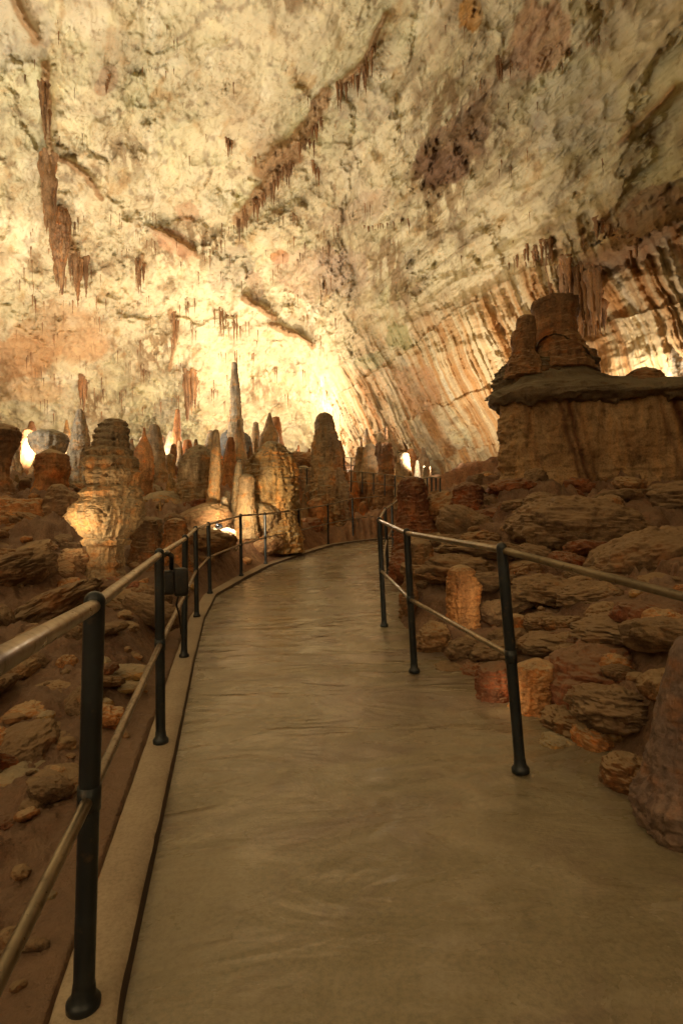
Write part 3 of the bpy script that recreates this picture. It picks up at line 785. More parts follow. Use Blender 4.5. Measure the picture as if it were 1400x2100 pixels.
B = MAT
FR = [
 # label, prof, d, mat, kwargs
 ('big ornate brown stalagmite of swollen tiers and drips behind the left handrail',
  [(856, 238, 13, 1, 0), (861, 236, 22, 1, 0), (866, 236, 20, 1, 0), (871, 233, 28, 1, 0), (877, 232, 25, 1, 0), (884, 230, 33, 1, 0), (891, 230, 28, 1, 0), (897, 229, 34, 1, 0), (904, 229, 29, 1, 0), (912, 229, 35, 1, .2), (918, 229, 31, 1, .2), (927, 226, 43, 1, .3), (937, 226, 40, .5, .4), (944, 227, 49, .3, .4), (953, 227, 50, .2, .4), (960, 231, 44, .2, .5), (972, 233, 51, .2, .5), (985, 236, 46, .2, .7), (997, 236, 42, .3, .8), (1002, 232, 50, .5, .3), (1012, 229, 57, .5, .3), (1022, 228, 52, .5, .4), (1030, 226, 60, .5, .3), (1044, 220, 64, .3, .6), (1060, 219, 60, .0, 1.6), (1078, 220, 50, 0, 2.4), (1100, 218, 36, 0, 2.6), (1105, 217, 36, .2, .4), (1107, 217, 44, .2, .3), (1117, 217, 42, .2, .3), (1121, 217, 32, .2, .3), (1140, 215, 33, .2, .3), (1160, 214, 38, .2, .3), (1168, 213, 35, .2, .3), (1182, 213, 40, .5, .4), (1205, 212, 60, 1, 1)], 7.0, 'tan', dict(seg=190, nr_=460, ring=.075, ring_amp=.05, flute=30, flute_amp=.15, lump=.07, fine=.04, holes=.26, drip=.15, plate=.03, coat=.85)),
 ('round brown dome stalagmite on the left with a smooth bald head', [(922, 108, 20), (935, 108, 29), (960, 108, 31), (985, 106, 28), (1000, 105, 30), (1030, 108, 40), (1070, 110, 50), (1100, 105, 60)], 9.4, 'orange', dict(seg=90, nr_=120, lump=.10, ring=.2, ring_amp=.05)),
 ('grey mushroom headed stalagmite lit from behind at far left', [(880, 100, 20), (890, 101, 31), (905, 102, 34), (920, 103, 30), (935, 102, 20), (965, 100, 20), (1000, 100, 26)], 14, 'pale', dict(flute=26, flute_amp=.10, lump=.08)),
 ('tall pale tapering stalagmite between the dome and the ornate pillar', [(838, 165, 5), (855, 165, 9), (880, 165, 14), (900, 166, 16), (915, 163, 18), (930, 163, 20), (960, 163, 22), (1000, 166, 24), (1040, 168, 28)], 14, 'pale', dict(seg=90, nr_=180, ring=.16, ring_amp=.07, lump=.12, fine=.06)),
 ('dark drip covered lump at the left edge of the cave', [(868, 8, 18), (885, 10, 28), (910, 6, 26), (940, 2, 18), (965, 0, 15), (1000, 0, 22), (1040, 0, 34)], 9.6, 'brown', dict(flute=22, flute_amp=.14, lump=.15)),
 ('small pointed stalagmite in front of the bright left hollow', [(972, 35, 2), (985, 35, 5), (1000, 34, 8), (1020, 34, 14)], 10.6, 'gold', dict(seg=40, nr_=60, ring=.07, ring_amp=.05)),
 ('small knobbly dark stalagmite left of the bald dome', [(980, 53, 7), (990, 53, 11), (1000, 52, 9), (1020, 52, 14), (1040, 52, 18)], 10.2, 'brown', dict(seg=48, nr_=60, ring=.08, ring_amp=.08)),
 ('dark knob topped stalagmite in front of the bald dome', [(992, 120, 14), (1005, 121, 20), (1020, 128, 28), (1045, 120, 34), (1080, 118, 44), (1120, 120, 60)], 8.6, 'brown', dict(seg=80, nr_=110, ring=.12, ring_amp=.1, lump=.2)),
 ('bottle shaped orange stalagmite with a fine spike', [(876, 296, 2), (895, 296, 4), (908, 296, 9), (918, 295, 15), (940, 294, 18), (962, 294, 20), (980, 294, 19), (1000, 293, 17), (1030, 292, 24)], 13, 'orange', dict(seg=80, nr_=120, ring=.17, ring_amp=.05, lump=.05)),
 ('small knob topped stalagmite on the lit far slope', [(930, 349, 6), (942, 349, 10), (955, 349, 8), (975, 350, 9), (995, 350, 14)], 18, 'gold', dict(seg=40, nr_=60, ring=.16, ring_amp=.09)),
 ('broad fluted brown mass with a jagged crest', [(912, 408, 8), (918, 408, 12), (928, 407, 22), (945, 406, 30), (970, 404, 33), (1000, 402, 34), (1030, 402, 40)], 12.3, 'tan', dict(seg=110, nr_=120, flute=34, flute_amp=.13, lump=.14, holes=.15)),
 ('slim spiky stalagmite on top of the jagged mass', [(900, 402, 2), (910, 402, 4), (925, 402, 6), (935, 402, 9)], 12.3, 'brown', dict(seg=30, nr_=40, ring=.09, ring_amp=.1, sink=10)),
 ('slender ringed stalagmite standing tall before the jagged mass', [(880, 443, 4), (890, 443, 7), (920, 443, 9), (950, 442, 10), (985, 440, 11), (1020, 438, 12), (1060, 436, 16)], 11, 'tan', dict(seg=60, nr_=150, ring=.11, ring_amp=.10, lump=.10)),
 ('thin tall column stalagmite silhouetted against the brightest hollow', [(742, 481, 5), (760, 481, 6), (790, 481, 9), (820, 483, 10), (850, 483, 11), (880, 483, 14), (905, 484, 17), (930, 484, 19), (960, 484, 24), (985, 484, 28)], 21, 'pale', dict(seg=72, nr_=220, ring=.2, ring_amp=.06, lump=.16, fine=.09)),
 ('short red brown stalagmite beside the foot of the thin column', [(895, 473, 4), (905, 473, 7), (930, 473, 9), (960, 472, 12), (985, 472, 16)], 17, 'orange', dict(seg=48, nr_=80, ring=.16, ring_amp=.06)),
 ('pale pointed stalagmite beside the stubby one', [(943, 492, 3), (955, 491, 7), (975, 490, 9), (1005, 489, 11), (1035, 488, 13)], 11.8, 'pale', dict(seg=50, nr_=80, flute=16, flute_amp=.08)),
 ('tiny pale stalagmite in front of the pointed one', [(1018, 460, 5), (1030, 460, 7), (1050, 460, 9)], 10.9, 'pale', dict(seg=36, nr_=50)),
 ('stubby flat topped tan stalagmite with a waist', [(971, 506, 12), (980, 506, 16), (995, 506, 15), (1010, 505, 13), (1018, 504, 16), (1035, 504, 16), (1060, 504, 20)], 11, 'tan', dict(seg=64, nr_=80, flute=22, flute_amp=.08, lump=.07)),
 ('large golden mound stalagmite with knobbly drips near the centre', [(905, 557, 13), (915, 558, 22), (935, 557, 37), (955, 556, 43), (975, 553, 46), (995, 556, 48), (1015, 560, 46), (1035, 560, 40), (1060, 560, 42), (1090, 560, 48)], 12, 'gold', dict(seg=140, nr_=170, flute=40, flute_amp=.10, lump=.15, fine=.06, holes=.1)),
 ('tall dark crusted tower stalagmite right of the centre', [(846, 665, 10), (856, 665, 15), (880, 666, 19), (895, 668, 22), (915, 668, 25), (945, 669, 27), (958, 668, 25), (975, 671, 30), (1000, 674, 34), (1015, 672, 35), (1040, 672, 37), (1070, 672, 42), (1100, 672, 46)], 15.8, 'tan', dict(seg=140, nr_=220, flute=26, flute_amp=.07, lump=.16, fine=.09, ring=.26, ring_amp=.05)),
 ('small ringed stalagmite behind the handrail below the golden mound', [(1024, 572, 6), (1034, 572, 9), (1060, 572, 10), (1090, 571, 14)], 12.2, 'gold', dict(seg=48, nr_=70, ring=.08, ring_amp=.1)),
 ('pale capped slim stalagmite behind the third rail panel', [(1026, 607, 6), (1036, 607, 9), (1060, 607, 10), (1095, 607, 14)], 13.6, 'gold', dict(seg=48, nr_=70, ring=.1, ring_amp=.08)),
 ('squat layered stalagmite at the foot of the golden mound', [(1062, 560, 10), (1072, 560, 17), (1085, 560, 20), (1105, 560, 26)], 12.0, 'tan', dict(seg=56, nr_=60, ring=.06, ring_amp=.1)),
 ('slim orange stalagmite just left of the last left posts', [(1014, 717, 5), (1026, 717, 7), (1050, 717, 8), (1075, 717, 11)], 16.4, 'orange', dict(seg=40, nr_=60, ring=.12, ring_amp=.05)),
 ('short ringed orange stalagmite between the two railings', [(1028, 745, 6), (1038, 745, 9), (1056, 745, 10), (1075, 745, 13)], 17.4, 'orange', dict(seg=40, nr_=60, ring=.1, ring_amp=.1)),
 ('broad low orange stump at the foot of the dark tower', [(1020, 655, 16), (1035, 654, 24), (1060, 654, 30), (1080, 655, 34)], 15.4, 'orange', dict(seg=70, nr_=70, flute=20, flute_amp=.08, lump=.14)),
 ('knobbly stalagmite beside the right railing end', [(1020, 775, 6), (1030, 775, 9), (1045, 774, 8), (1070, 774, 11)], 18, 'tan', dict(seg=40, nr_=60, ring=.12, ring_amp=.1)),
 ('dark bushy stalagmite with a beaded spire at the far right bend', [(902, 786, 9), (912, 785, 15), (930, 787, 16), (950, 790, 13), (975, 792, 16), (1000, 792, 22)], 18, 'brown', dict(seg=72, nr_=100, lump=.2, fine=.09)),
 ('thin beaded spire against the curtain wall', [(874, 791, 1.5), (880, 791, 3), (905, 791, 3.5), (920, 791, 6)], 18.2, 'brown', dict(seg=24, nr_=70, ring=.09, ring_amp=.4, lump=.02, sink=5)),
 ('rounded tan stalagmite in front of the curtain wall foot', [(926, 826, 8), (935, 826, 12), (955, 826, 13), (975, 828, 15), (1000, 828, 18)], 17.5, 'tan', dict(seg=56, nr_=70, flute=16, flute_amp=.07)),
 ('white glowing stalagmite right of the lit hollow', [(955, 871, 3), (962, 871, 4), (985, 871, 5), (1000, 871, 7)], 17, 'pale', dict(seg=30, nr_=50)),
 ('red brown crusted pillar rock behind the right railing', [(975, 846, 12), (985, 846, 22), (998, 845, 27), (1020, 846, 29), (1050, 848, 31), (1075, 850, 34), (1100, 852, 38), (1140, 855, 46)], 8.8, 'red', dict(seg=120, nr_=150, ring=.07, ring_amp=.05, lump=.14, fine=.09, cat='rock pillar')),
 ('red layered rock stack left of the big block', [(988, 955, 20), (996, 958, 28), (1015, 958, 27), (1040, 956, 29), (1065, 954, 28), (1095, 954, 34)], 8.6, 'red', dict(seg=110, nr_=120, ring=.06, ring_amp=.07, lump=.16, fine=.08, cat='rock pillar')),
 ('little round headed stalagmite by the corner of the big block', [(966, 998, 9), (976, 998, 14), (990, 998, 15), (1005, 998, 16), (1020, 998, 20)], 12, 'brown', dict(seg=48, nr_=60)),
 ('orange stump stalagmite behind the nearest right rail panel', [(1158, 943, 20), (1168, 944, 25), (1185, 946, 27), (1205, 950, 34), (1230, 950, 32), (1260, 948, 30), (1300, 948, 33), (1340, 950, 40)], 5.0, 'orange', dict(seg=120, nr_=160, ring=.05, ring_amp=.06, lump=.14, fine=.08, coat=.15, drip=.12)),
 ('pale layered column beside the middle right post', [(1105, 858, 14), (1115, 860, 22), (1135, 862, 24), (1160, 862, 26), (1200, 864, 32), (1240, 868, 40)], 6.0, 'brown', dict(seg=100, nr_=130, ring=.07, ring_amp=.09, lump=.15, fine=.06)),
 ('small red stub stalagmite beyond the nearest right post', [(1258, 1058, 12), (1268, 1060, 20), (1290, 1060, 19), (1310, 1062, 23), (1340, 1062, 28)], 4.5, 'orange', dict(seg=80, nr_=90, ring=.05, ring_amp=.1, lump=.14)),
 ('fat orange rock stump right of the nearest right post', [(1350, 1100, 26), (1362, 1100, 38), (1385, 1100, 44), (1410, 1098, 46), (1440, 1098, 44), (1475, 1100, 52)], 3.4, 'orange', dict(seg=130, nr_=150, ring=.06, ring_amp=.05, lump=.16, fine=.07, coat=.1, cat='rock stump')),
 ('fat orange rock stump left of the nearest right post foot', [(1355, 1025, 22), (1368, 1022, 36), (1395, 1020, 40), (1420, 1018, 34), (1450, 1012, 36)], 3.62, 'red', dict(seg=120, nr_=130, ring=.06, ring_amp=.05, lump=.18, fine=.07, coat=.1, cat='rock stump')),
 ('thick dark stump with flat cut top standing on the block cap', [(614, 1138, 38), (620, 1138, 42), (640, 1139, 42), (660, 1136, 38), (690, 1136, 41), (705, 1140, 46), (722, 1146, 52), (742, 1148, 58)], 10.6, 'brown', dict(seg=120, nr_=130, flute=30, flute_amp=.10, lump=.05, fine=.04, sink=25, capr=.15, plate=.03, drip=.08)),
 ('knobbly narrow stalagmite left of the cut stump', [(645, 1078, 10), (655, 1077, 17), (672, 1078, 18), (682, 1074, 21), (700, 1072, 22), (722, 1072, 20), (745, 1075, 32)], 10.3, 'brown', dict(seg=90, nr_=110, ring=.14, ring_amp=.08, lump=.12, sink=30)),
 ('small grey stalagmite right of the cut stump', [(714, 1208, 10), (722, 1208, 13), (740, 1209, 13), (755, 1210, 16)], 10.8, 'slab', dict(seg=48, nr_=60, flute=14, flute_amp=.08, sink=25)),
 ('ribbed low knob on the right end of the block cap', [(754, 1318, 16), (760, 1318, 24), (768, 1318, 30), (785, 1318, 38)], 10.4, 'brown', dict(seg=70, nr_=60, ring=.06, ring_amp=.07, sink=20)),
 ('pale stalagmite lit from behind at the right edge', [(705, 1388, 8), (715, 1388, 13), (735, 1388, 15), (760, 1388, 16), (785, 1388, 18)], 13.5, 'pale', dict(seg=50, nr_=70, sink=80)),
 ('tall pinkish brown rock face rising at the right foreground edge', [(1305, 1402, 14), (1340, 1404, 28), (1400, 1407, 40), (1470, 1410, 54), (1540, 1412, 66), (1600, 1412, 82), (1640, 1412, 102), (1690, 1432, 108), (1750, 1460, 105)], 2.12, 'pink', dict(seg=150, nr_=200, lump=.16, fine=.04, drip=.16, plate=.012, coat=0, sink=120, cat='rock mound')),
 ('leaning rock pile foot below the round brown dome', [(1060, 60, 30), (1075, 58, 50), (1095, 58, 62), (1120, 60, 80)], 8.4, 'brown', dict(seg=90, nr_=80, lump=.2, ring=.09, ring_amp=.06, cat='rock mound')),
 ('dark ringed stalagmite right of the ornate pillar', [(1058, 296, 14), (1068, 297, 22), (1090, 298, 24), (1120, 298, 26), (1160, 298, 34)], 7.8, 'brown', dict(seg=90, nr_=110, ring=.08, ring_amp=.09, lump=.14)),
 ('two tone ringed stalagmite beyond the nearest rail corner', [(1060, 318, 8), (1068, 318, 14), (1080, 318, 13), (1110, 318, 16), (1150, 318, 20)], 8.4, 'tan', dict(seg=60, nr_=90, ring=.08, ring_amp=.12)),
 ('twin headed dark stalagmite just before the black floodlight post', [(1062, 362, 12), (1072, 362, 19), (1090, 360, 22), (1120, 358, 26), (1160, 358, 32)], 8.2, 'orange', dict(seg=80, nr_=100, ring=.06, ring_amp=.1, lump=.2)),
]
for lab, prof, d, mt, kw in FR:
    kw = dict(kw)
    cat = kw.get('cat', 'stalagmite')
    nm = {'stalagmite': 'stalagmite', 'rock pillar': 'rock_pillar', 'rock stump': 'rock_stump', 'rock mound': 'rock_mound'}[cat]
    formation(nm, lab, prof, d, B[mt], **kw)

# small far stalagmites along the lit back of the hall
far_spots = []
r2 = random.Random(5)
n_far = 0
for i in range(900):
    if n_far >= 205: break
    px = r2.uniform(10, 885); d = r2.uniform(11.0, 27)
    py = None
    x = (px - 700) / F * d; y = d
    z = gz(x, y)
    # project the foot
    v = np.array([x, y, z]) - CAM
    zf = v @ fw; fx = 700 + F * (v @ RT) / zf; fy = 1050 - F * (v @ UP) / zf
    if fy > 1075 or fy < 930: continue
    if px > 640 and d < 17.5: continue
    h = r2.uniform(22, 82) * (1.0 if r2.random() < .8 else 1.6) * (1.0 if d > 14 else .75); w = h * r2.uniform(.07, .22)
    mt = r2.choice(['tan', 'gold', 'brown', 'orange', 'tan', 'pale'])
    top = r2.uniform(.08, .5)
    prof = [(fy - h, fx, w * top), (fy - h * .8, fx, w * (top + .25)), (fy - h * .5, fx + r2.uniform(-2, 2), w * r2.uniform(.7, 1)), (fy - h * .3, fx, w * r2.uniform(.8, 1.1)), (fy + 4, fx, w * 1.3)]
    n_far += 1
    o = formation('stalagmite', None, prof, d, B[mt], seg=36, nr_=48, ring=r2.uniform(.08, .2), ring_amp=r2.uniform(.06, .16), lump=.10, seed=100 + i, sink=14)
    tag(o, 'one of many small brown stalagmites on the far slope', 'stalagmite', 'small stalagmites on the far slope')

r5 = random.Random(58)
nb = 0
for i in range(400):
    if nb >= 34: break
    px, d = r5.uniform(520, 800), r5.uniform(14.6, 19.5)
    q_ = P(px, 1050, d); x, y = q_[0], q_[1]
    if x > -.55 + (y - 13.5) * .42 - .25 and y < 17.9: continue
    v = np.array([x, y, gz(x, y)]) - CAM; zf = v @ fw
    fx, fy = 700 + F * (v @ RT) / zf, 1050 - F * (v @ UP) / zf
    h = r5.uniform(26, 78); w = h * r5.uniform(.12, .28); tp = r5.uniform(.2, .6)
    o = formation('stalagmite', None, [(fy - h, fx, w * tp), (fy - h * .75, fx, w * (tp + .3)), (fy - h * .4, fx + r5.uniform(-2, 2), w * r5.uniform(.7, 1)), (fy + 4, fx, w * 1.35)], d, B[r5.choice(['orange', 'tan', 'gold', 'brown', 'tan'])], seg=44, nr_=60, ring=r5.uniform(.07, .16), ring_amp=r5.uniform(.05, .12), lump=.12, seed=500 + i, sink=14)
    nb += 1
    tag(o, 'one of several stubby ringed stalagmites crowded behind the far end of the left railing', 'stalagmite', 'stubby stalagmites behind the railing end')

# ------------------------------------------------------------------ boulders
def boulder(label, px, py, d, hw, hh, mat, rot=0.0, depth=1.0, layers=.10, per=.10, lump=.22, fine=.05, seed=None, nu=90, nv=120, flat=1.0, name='boulder', cat='boulder', power=1.0, yaw=0.0):
    seed = seed or (hash_str(label) % 89) + 1
    k = d / F
    a, c = hw * k, hh * k; b = a * depth
    th = np.linspace(0, math.pi, nu); ph = np.arange(nv) * 2 * math.pi / nv
    TH, PH = np.meshgrid(th, ph, indexing='ij')
    def sp(v): return np.sign(v) * np.abs(v) ** power
    u = np.stack([sp(np.sin(TH) * np.cos(PH)), sp(np.sin(TH) * np.sin(PH)), sp(np.cos(TH))], -1).reshape(-1, 3)
    R = np.array([a, b, c])
    p = u * R
    m = (a * b * c) ** (1 / 3)
    q = p / m
    lo = fbm(q * .8, 3, .5, seed); md = fbm(q * 1.9, 4, .55, seed + 1, True); fi = fbm(q * 6, 4, .6, seed + 2)
    rr = 1 + lump * (1.7 * lo + .7 * (md - .2)) + fine * 1.5 * fi
    zl = p[:, 2] / (per * m / .5) * 1.0 + 2.2 * lo + .6 * md + .9 * fbm(np.stack([p[:, 2] / m * 2.2, q[:, 0] * .3, q[:, 1] * .3], 1), 3, .5, seed + 6)
    fr = zl - np.floor(zl)
    hl = .6 + .8 * fbm(np.stack([np.floor(zl) * 1.7, q[:, 0] * .6, q[:, 1] * .6], 1), 2, .5, seed + 4)
    rr += layers * (np.sqrt(np.clip(1 - (2 * fr - 1) ** 2, 0, 1)) - .6) * hl * np.clip(1.2 - np.abs(u[:, 2]) ** 3, 0, 1)
    gate = sstep(-.25, .35, fbm(q * np.array([1.0, 1.0, 1.8]), 3, .5, seed + 7))
    pn = fbm(q * np.array([.9, .9, 5.0]) + .4 * lo[:, None], 5, .62, seed + 8)
    rr += (gate - 1) * layers * (np.sqrt(np.clip(1 - (2 * fr - 1) ** 2, 0, 1)) - .6) * hl * np.clip(1.2 - np.abs(u[:, 2]) ** 3, 0, 1) * .8
    rr += (layers + .01) * .6 * pn + .4 * layers * (sstep(-.02, .1, pn) - .5)
    p = p * rr[:, None]
    if flat < 1: p[:, 2] = np.where(p[:, 2] > c * flat, c * flat + (p[:, 2] - c * flat) * .25, p[:, 2])
    ca, sa = math.cos(math.radians(yaw)), math.sin(math.radians(yaw))
    p = np.stack([p[:, 0] * ca - p[:, 1] * sa, p[:, 0] * sa + p[:, 1] * ca, p[:, 2]], 1)
    ca, sa = math.cos(math.radians(rot)), math.sin(math.radians(rot))
    p = np.stack([p[:, 0] * ca + p[:, 2] * sa, p[:, 1], -p[:, 0] * sa + p[:, 2] * ca], 1)
    pa = fbm(q * .9, 4, .6, seed + 20); pb = fbm(q * np.array([1.2, 1.2, 3.5]), 4, .6, seed + 21)
    tn = np.ones((len(p), 3))
    c1 = sstep(.05, .45, pa)[:, None]; tn = tn * (1 - c1) + tn * c1 * np.array([1.35, 1.0, .72])
    c2 = sstep(.05, .45, pb)[:, None]; tn = tn * (1 - .8 * c2) + tn * .8 * c2 * np.array([.45, .38, .36])
    o = link(name, mesh_from(name, p, grid_quads(nu, nv, True), color=np.clip(tn, .1, 2)), mat, loc=P(px, py, d))
    return tag(o, label, cat) if label else o

BO = [
 # right-hand side
 ('long rounded layered boulder below the big striped block', 1180, 1085, 6.7, 135, 62, 'slab', 4, dict(layers=.055, lump=.15, depth=.9, nu=140, nv=200, per=.09)),
 ('dark swollen boulder at the right edge beside the long boulder', 1335, 1150, 5.3, 120, 62, 'slab', -12, dict(layers=.05, lump=.2, depth=.8, nu=130, nv=180)),
 ('stacked slab boulder in the right edge above the dark swollen one', 1390, 1035, 7.6, 70, 45, 'slab', 0, dict(layers=.14, lump=.14)),
 ('low flat slab on the left shoulder of the long boulder', 1110, 1032, 7.4, 38, 22, 'slab', 3, dict(layers=.12, lump=.12)),
 ('leaning dark grey slab beside the red layered rocks', 955, 1085, 7.7, 60, 40, 'slab', 32, dict(layers=.06, lump=.1, depth=.6, power=.85)),
 ('dark rock with flat top between the red pillar and red stack', 905, 1045, 8.9, 38, 32, 'brown', -20, dict(layers=.07)),
 ('layered dark ledge under the far right rail', 985, 1130, 6.5, 90, 22, 'slab', 4, dict(layers=.16, per=.16, lump=.12)),
 ('grey fissured slab behind the right handrail', 930, 1170, 6.0, 75, 35, 'slab', 8, dict(layers=.12, per=.12)),
 ('round purple brown boulder at the path edge by the middle posts', 828, 1165, 6.6, 30, 34, 'red', 0, dict(layers=.07, nu=80)),
 ('small pale knob rock at the path edge by the middle post', 838, 1225, 5.6, 18, 36, 'brown', 0, dict(layers=.15)),
 ('layered rock at the foot of the middle right post', 890, 1320, 4.8, 36, 42, 'brown', 0, dict(layers=.14, per=.2)),
 ('rounded slab pile on the ledge behind the nearest right post', 1120, 1215, 5.0, 70, 34, 'slab', 5, dict(layers=.16, per=.16)),
 ('dark ribbed boulder above the ledge on the right', 1205, 1225, 4.6, 62, 30, 'slab', -6, dict(layers=.16, per=.15)),
 ('small stone among the ribbed rocks on the right ledge', 1055, 1225, 5.0, 26, 17, 'slab', 0, dict(layers=.12)),
 ('olive grey stone lying on the right ledge', 1110, 1275, 4.4, 34, 20, 'slab', 0, dict(layers=.12, per=.16)),
 ('wide pale ledge slab right of the small red stub', 1160, 1320, 4.05, 95, 26, 'slab', 2, dict(layers=.14, per=.16, lump=.12)),
 ('long brown ledge rock at the right edge', 1320, 1290, 3.5, 130, 28, 'slab', -2, dict(layers=.14, per=.16, lump=.14)),
 ('swirled brown rock face in the right foreground', 1225, 1400, 3.35, 105, 75, 'red', 0, dict(layers=.07, lump=.22, nu=130, nv=170)),
 ('folded dark rock low on the right', 1260, 1450, 2.95, 85, 45, 'slab', 6, dict(layers=.16, per=.14, nu=110, nv=150)),
 ('dark rounded rock by the foot of the fat orange stump', 1185, 1490, 3.1, 62, 38, 'brown', 12, dict(layers=.12)),
 ('orange brown stone with sharp edge at the concrete edge', 1215, 1520, 2.9, 42, 30, 'orange', 22, dict(layers=.09)),
 ('small loose yellowish stone lying alone on the concrete', 1140, 1530, 2.93, 34, 22, 'gold', 14, dict(layers=.04, lump=.25)),
 ('dark stone wedged by the pink rock at the right', 1290, 1590, 2.45, 52, 40, 'brown', 25, dict(layers=.09)),
 ('low dark stone at the concrete edge in the right foreground', 1265, 1600, 2.5, 34, 46, 'slab', -18, dict(layers=.06)),
 ('small dark rocks edge stone by the orange stump foot', 985, 1385, 4.15, 40, 28, 'red', 10, dict(layers=.12)),
 ('low stone strip under the orange stump', 930, 1380, 4.35, 55, 24, 'slab', 6, dict(layers=.14)),
 # left-hand side
 ('yellow flat topped boulder at the left edge of the picture', 40, 1600, 2.75, 78, 36, 'gold', 4, dict(layers=.05, lump=.18, power=.9)),
 ('smooth oval grey stone above the yellow boulder', 112, 1535, 3.05, 56, 30, 'brown', 8, dict(layers=.03, lump=.12)),
 ('narrow smooth stone lying behind the oval stone', 85, 1505, 3.2, 42, 20, 'brown', -8, dict(layers=.03, lump=.12)),
 ('angular brown stone left of the first post', 60, 1470, 3.35, 50, 30, 'orange', -15, dict(layers=.08)),
 ('pair like ridged stone in the dark gully', 110, 1420, 3.6, 40, 22, 'brown', 5, dict(layers=.10)),
 ('pale yellow slab propped behind the left handrail', 245, 1385, 3.9, 62, 20, 'gold', -6, dict(layers=.05, lump=.12, depth=.6)),
 ('second yellow slab under the propped slab', 240, 1412, 3.75, 58, 13, 'gold', -3, dict(layers=.04, lump=.12, depth=.6)),
 ('small pale stone on the slope behind the first rail panel', 245, 1350, 4.3, 38, 16, 'brown', 4, dict(layers=.05)),
 ('reddish stone beside the kerb behind the second post', 215, 1470, 3.3, 40, 24, 'orange', 12, dict(layers=.07)),
 ('thin leaning slab rock on the left slope under the floodlight', 310, 1255, 5.3, 62, 30, 'slab', 22, dict(layers=.07, lump=.1, depth=.5, power=.85)),
 ('wavy dark ledge rock left of the floodlight', 260, 1240, 5.8, 58, 24, 'brown', 24, dict(layers=.10)),
 ('round capped stone on the left slope by the pillar foot', 98, 1160, 6.8, 24, 32, 'brown', 0, dict(layers=.08)),
 ('stacked flat stone by the pillar foot', 152, 1155, 6.8, 30, 28, 'brown', 0, dict(layers=.16, per=.2)),
 ('large layered rock sloping at the left edge', 20, 1185, 6.0, 95, 40, 'slab', -26, dict(layers=.12, per=.12, lump=.14, nu=110, nv=160)),
 ('long sloping ridge rock on the left bank', 110, 1255, 5.2, 110, 34, 'slab', -30, dict(layers=.12, per=.14, lump=.14, nu=110, nv=160)),
 ('lower sloping ridge rock on the left bank', 60, 1330, 4.4, 95, 32, 'brown', -28, dict(layers=.12, per=.14, lump=.16, nu=110, nv=160)),
 ('dark lump in the gully at the left edge', 15, 1420, 3.7, 46, 34, 'red', 0, dict(layers=.07)),
 ('crusted brown rock bank left of the dark knob', 35, 1060, 8.5, 60, 36, 'orange', 0, dict(layers=.08, lump=.3)),
 ('smooth tan boulder in front of the bottle stalagmite', 345, 1040, 12.2, 52, 30, 'tan', 10, dict(layers=.03, lump=.14)),
 ('rounded tan hump under the bottle stalagmite', 300, 1012, 13.4, 36, 22, 'tan', 8, dict(layers=.03, lump=.12)),
 ('smooth grey tan slope boulder below the slender stalagmite', 415, 1070, 10.6, 58, 32, 'brown', -18, dict(layers=.04, lump=.14)),
 ('grey tan rounded boulder behind the lit lamp', 530, 1065, 11.6, 48, 34, 'tan', -8, dict(layers=.05, lump=.16)),
 ('dark flat boulder beside the lit lamp behind the rail', 420, 1108, 9.3, 56, 24, 'brown', 6, dict(layers=.05)),
 ('jagged dark rock behind the rail panel right of the lamp', 540, 1120, 11.3, 36, 22, 'brown', -8, dict(layers=.12)),
 ('small brown boulder under the dark tower behind the rail', 632, 1082, 14.6, 26, 20, 'red', 0, dict(layers=.06)),
 ('blue grey dome boulder behind the thin column', 483, 915, 22, 33, 36, 'bluegrey', 0, dict(layers=.02, lump=.1)),
 ('dark angular boulder on the far slope right of the tower', 772, 948, 21, 20, 16, 'brown', 10, dict(layers=.08)),
 ('dark rock hump on the far slope left of the tower', 615, 945, 20, 26, 18, 'brown', 0, dict(layers=.08)),
 ('brown rock hump behind the jagged mass', 330, 968, 19, 32, 18, 'brown', -6, dict(layers=.08)),
]
for lab, px, py, d, hw, hh, mt, rot, kw in BO:
    boulder(lab, px, py, d, hw, hh, B[mt], rot=rot, **kw)

# mid-sized rocks packed over both banks
pk_src = []
for i in range(22):
    sm_ = i >= 16
    o = boulder(None, 700, 1000, 5, [60, 75, 55, 90][i % 4], [34, 26, 40, 28][i % 4], B[['slab', 'brown', 'slab', 'red', 'brown', 'slab', 'orange', 'brown'][i % 8]], seed=400 + i, nu=70, nv=100, layers=.02 if sm_ else .08, per=.13, lump=.2 if sm_ else .26, depth=[.8, 1.2, 1.0, .7][i % 4], name='rock', power=[1, .85, .95, .8][i % 4])
    pk_src.append(o)
pr = random.Random(31)
cnt = tries = 0
while cnt < 280 and tries < 6000:
    tries += 1
    left = pr.random() < .52
    y = 1.7 + 11.5 * pr.random() ** 1.35
    if left: x = xl_of(y) - .38 - abs(pr.gauss(0, .26 * y))
    else: x = float(xr_of(min(y, 14))) + .22 + abs(pr.gauss(0, .24 * y))
    if abs(x) > .62 * y + .35 or (left and y < 2.6 and x > -1.25): continue
    s_ = pr.uniform(.35, 1.0) * (.42 + .062 * y) * (1.0 if not left else .8)
    o = pk_src[cnt] if cnt < 22 else pk_src[pr.choice(range(12, 22)) if left and y < 5 else pr.randrange(22)].copy()
    if cnt >= 22: COL.objects.link(o)
    o.location = (x, y, gz(x, y) + .02 * s_)
    o.rotation_euler = (pr.uniform(-.25, .25), pr.uniform(-.25, .25) + (.35 if left else -.1), pr.uniform(0, 6.28))
    o.scale = (s_, s_, s_ * pr.uniform(.8, 1.25))
    side = 'left of the handrail kerb' if left else 'right of the walkway'
    tag(o, 'rough layered brown rock packed among others on the bank ' + side, 'rock', 'packed rocks ' + side)
    cnt += 1

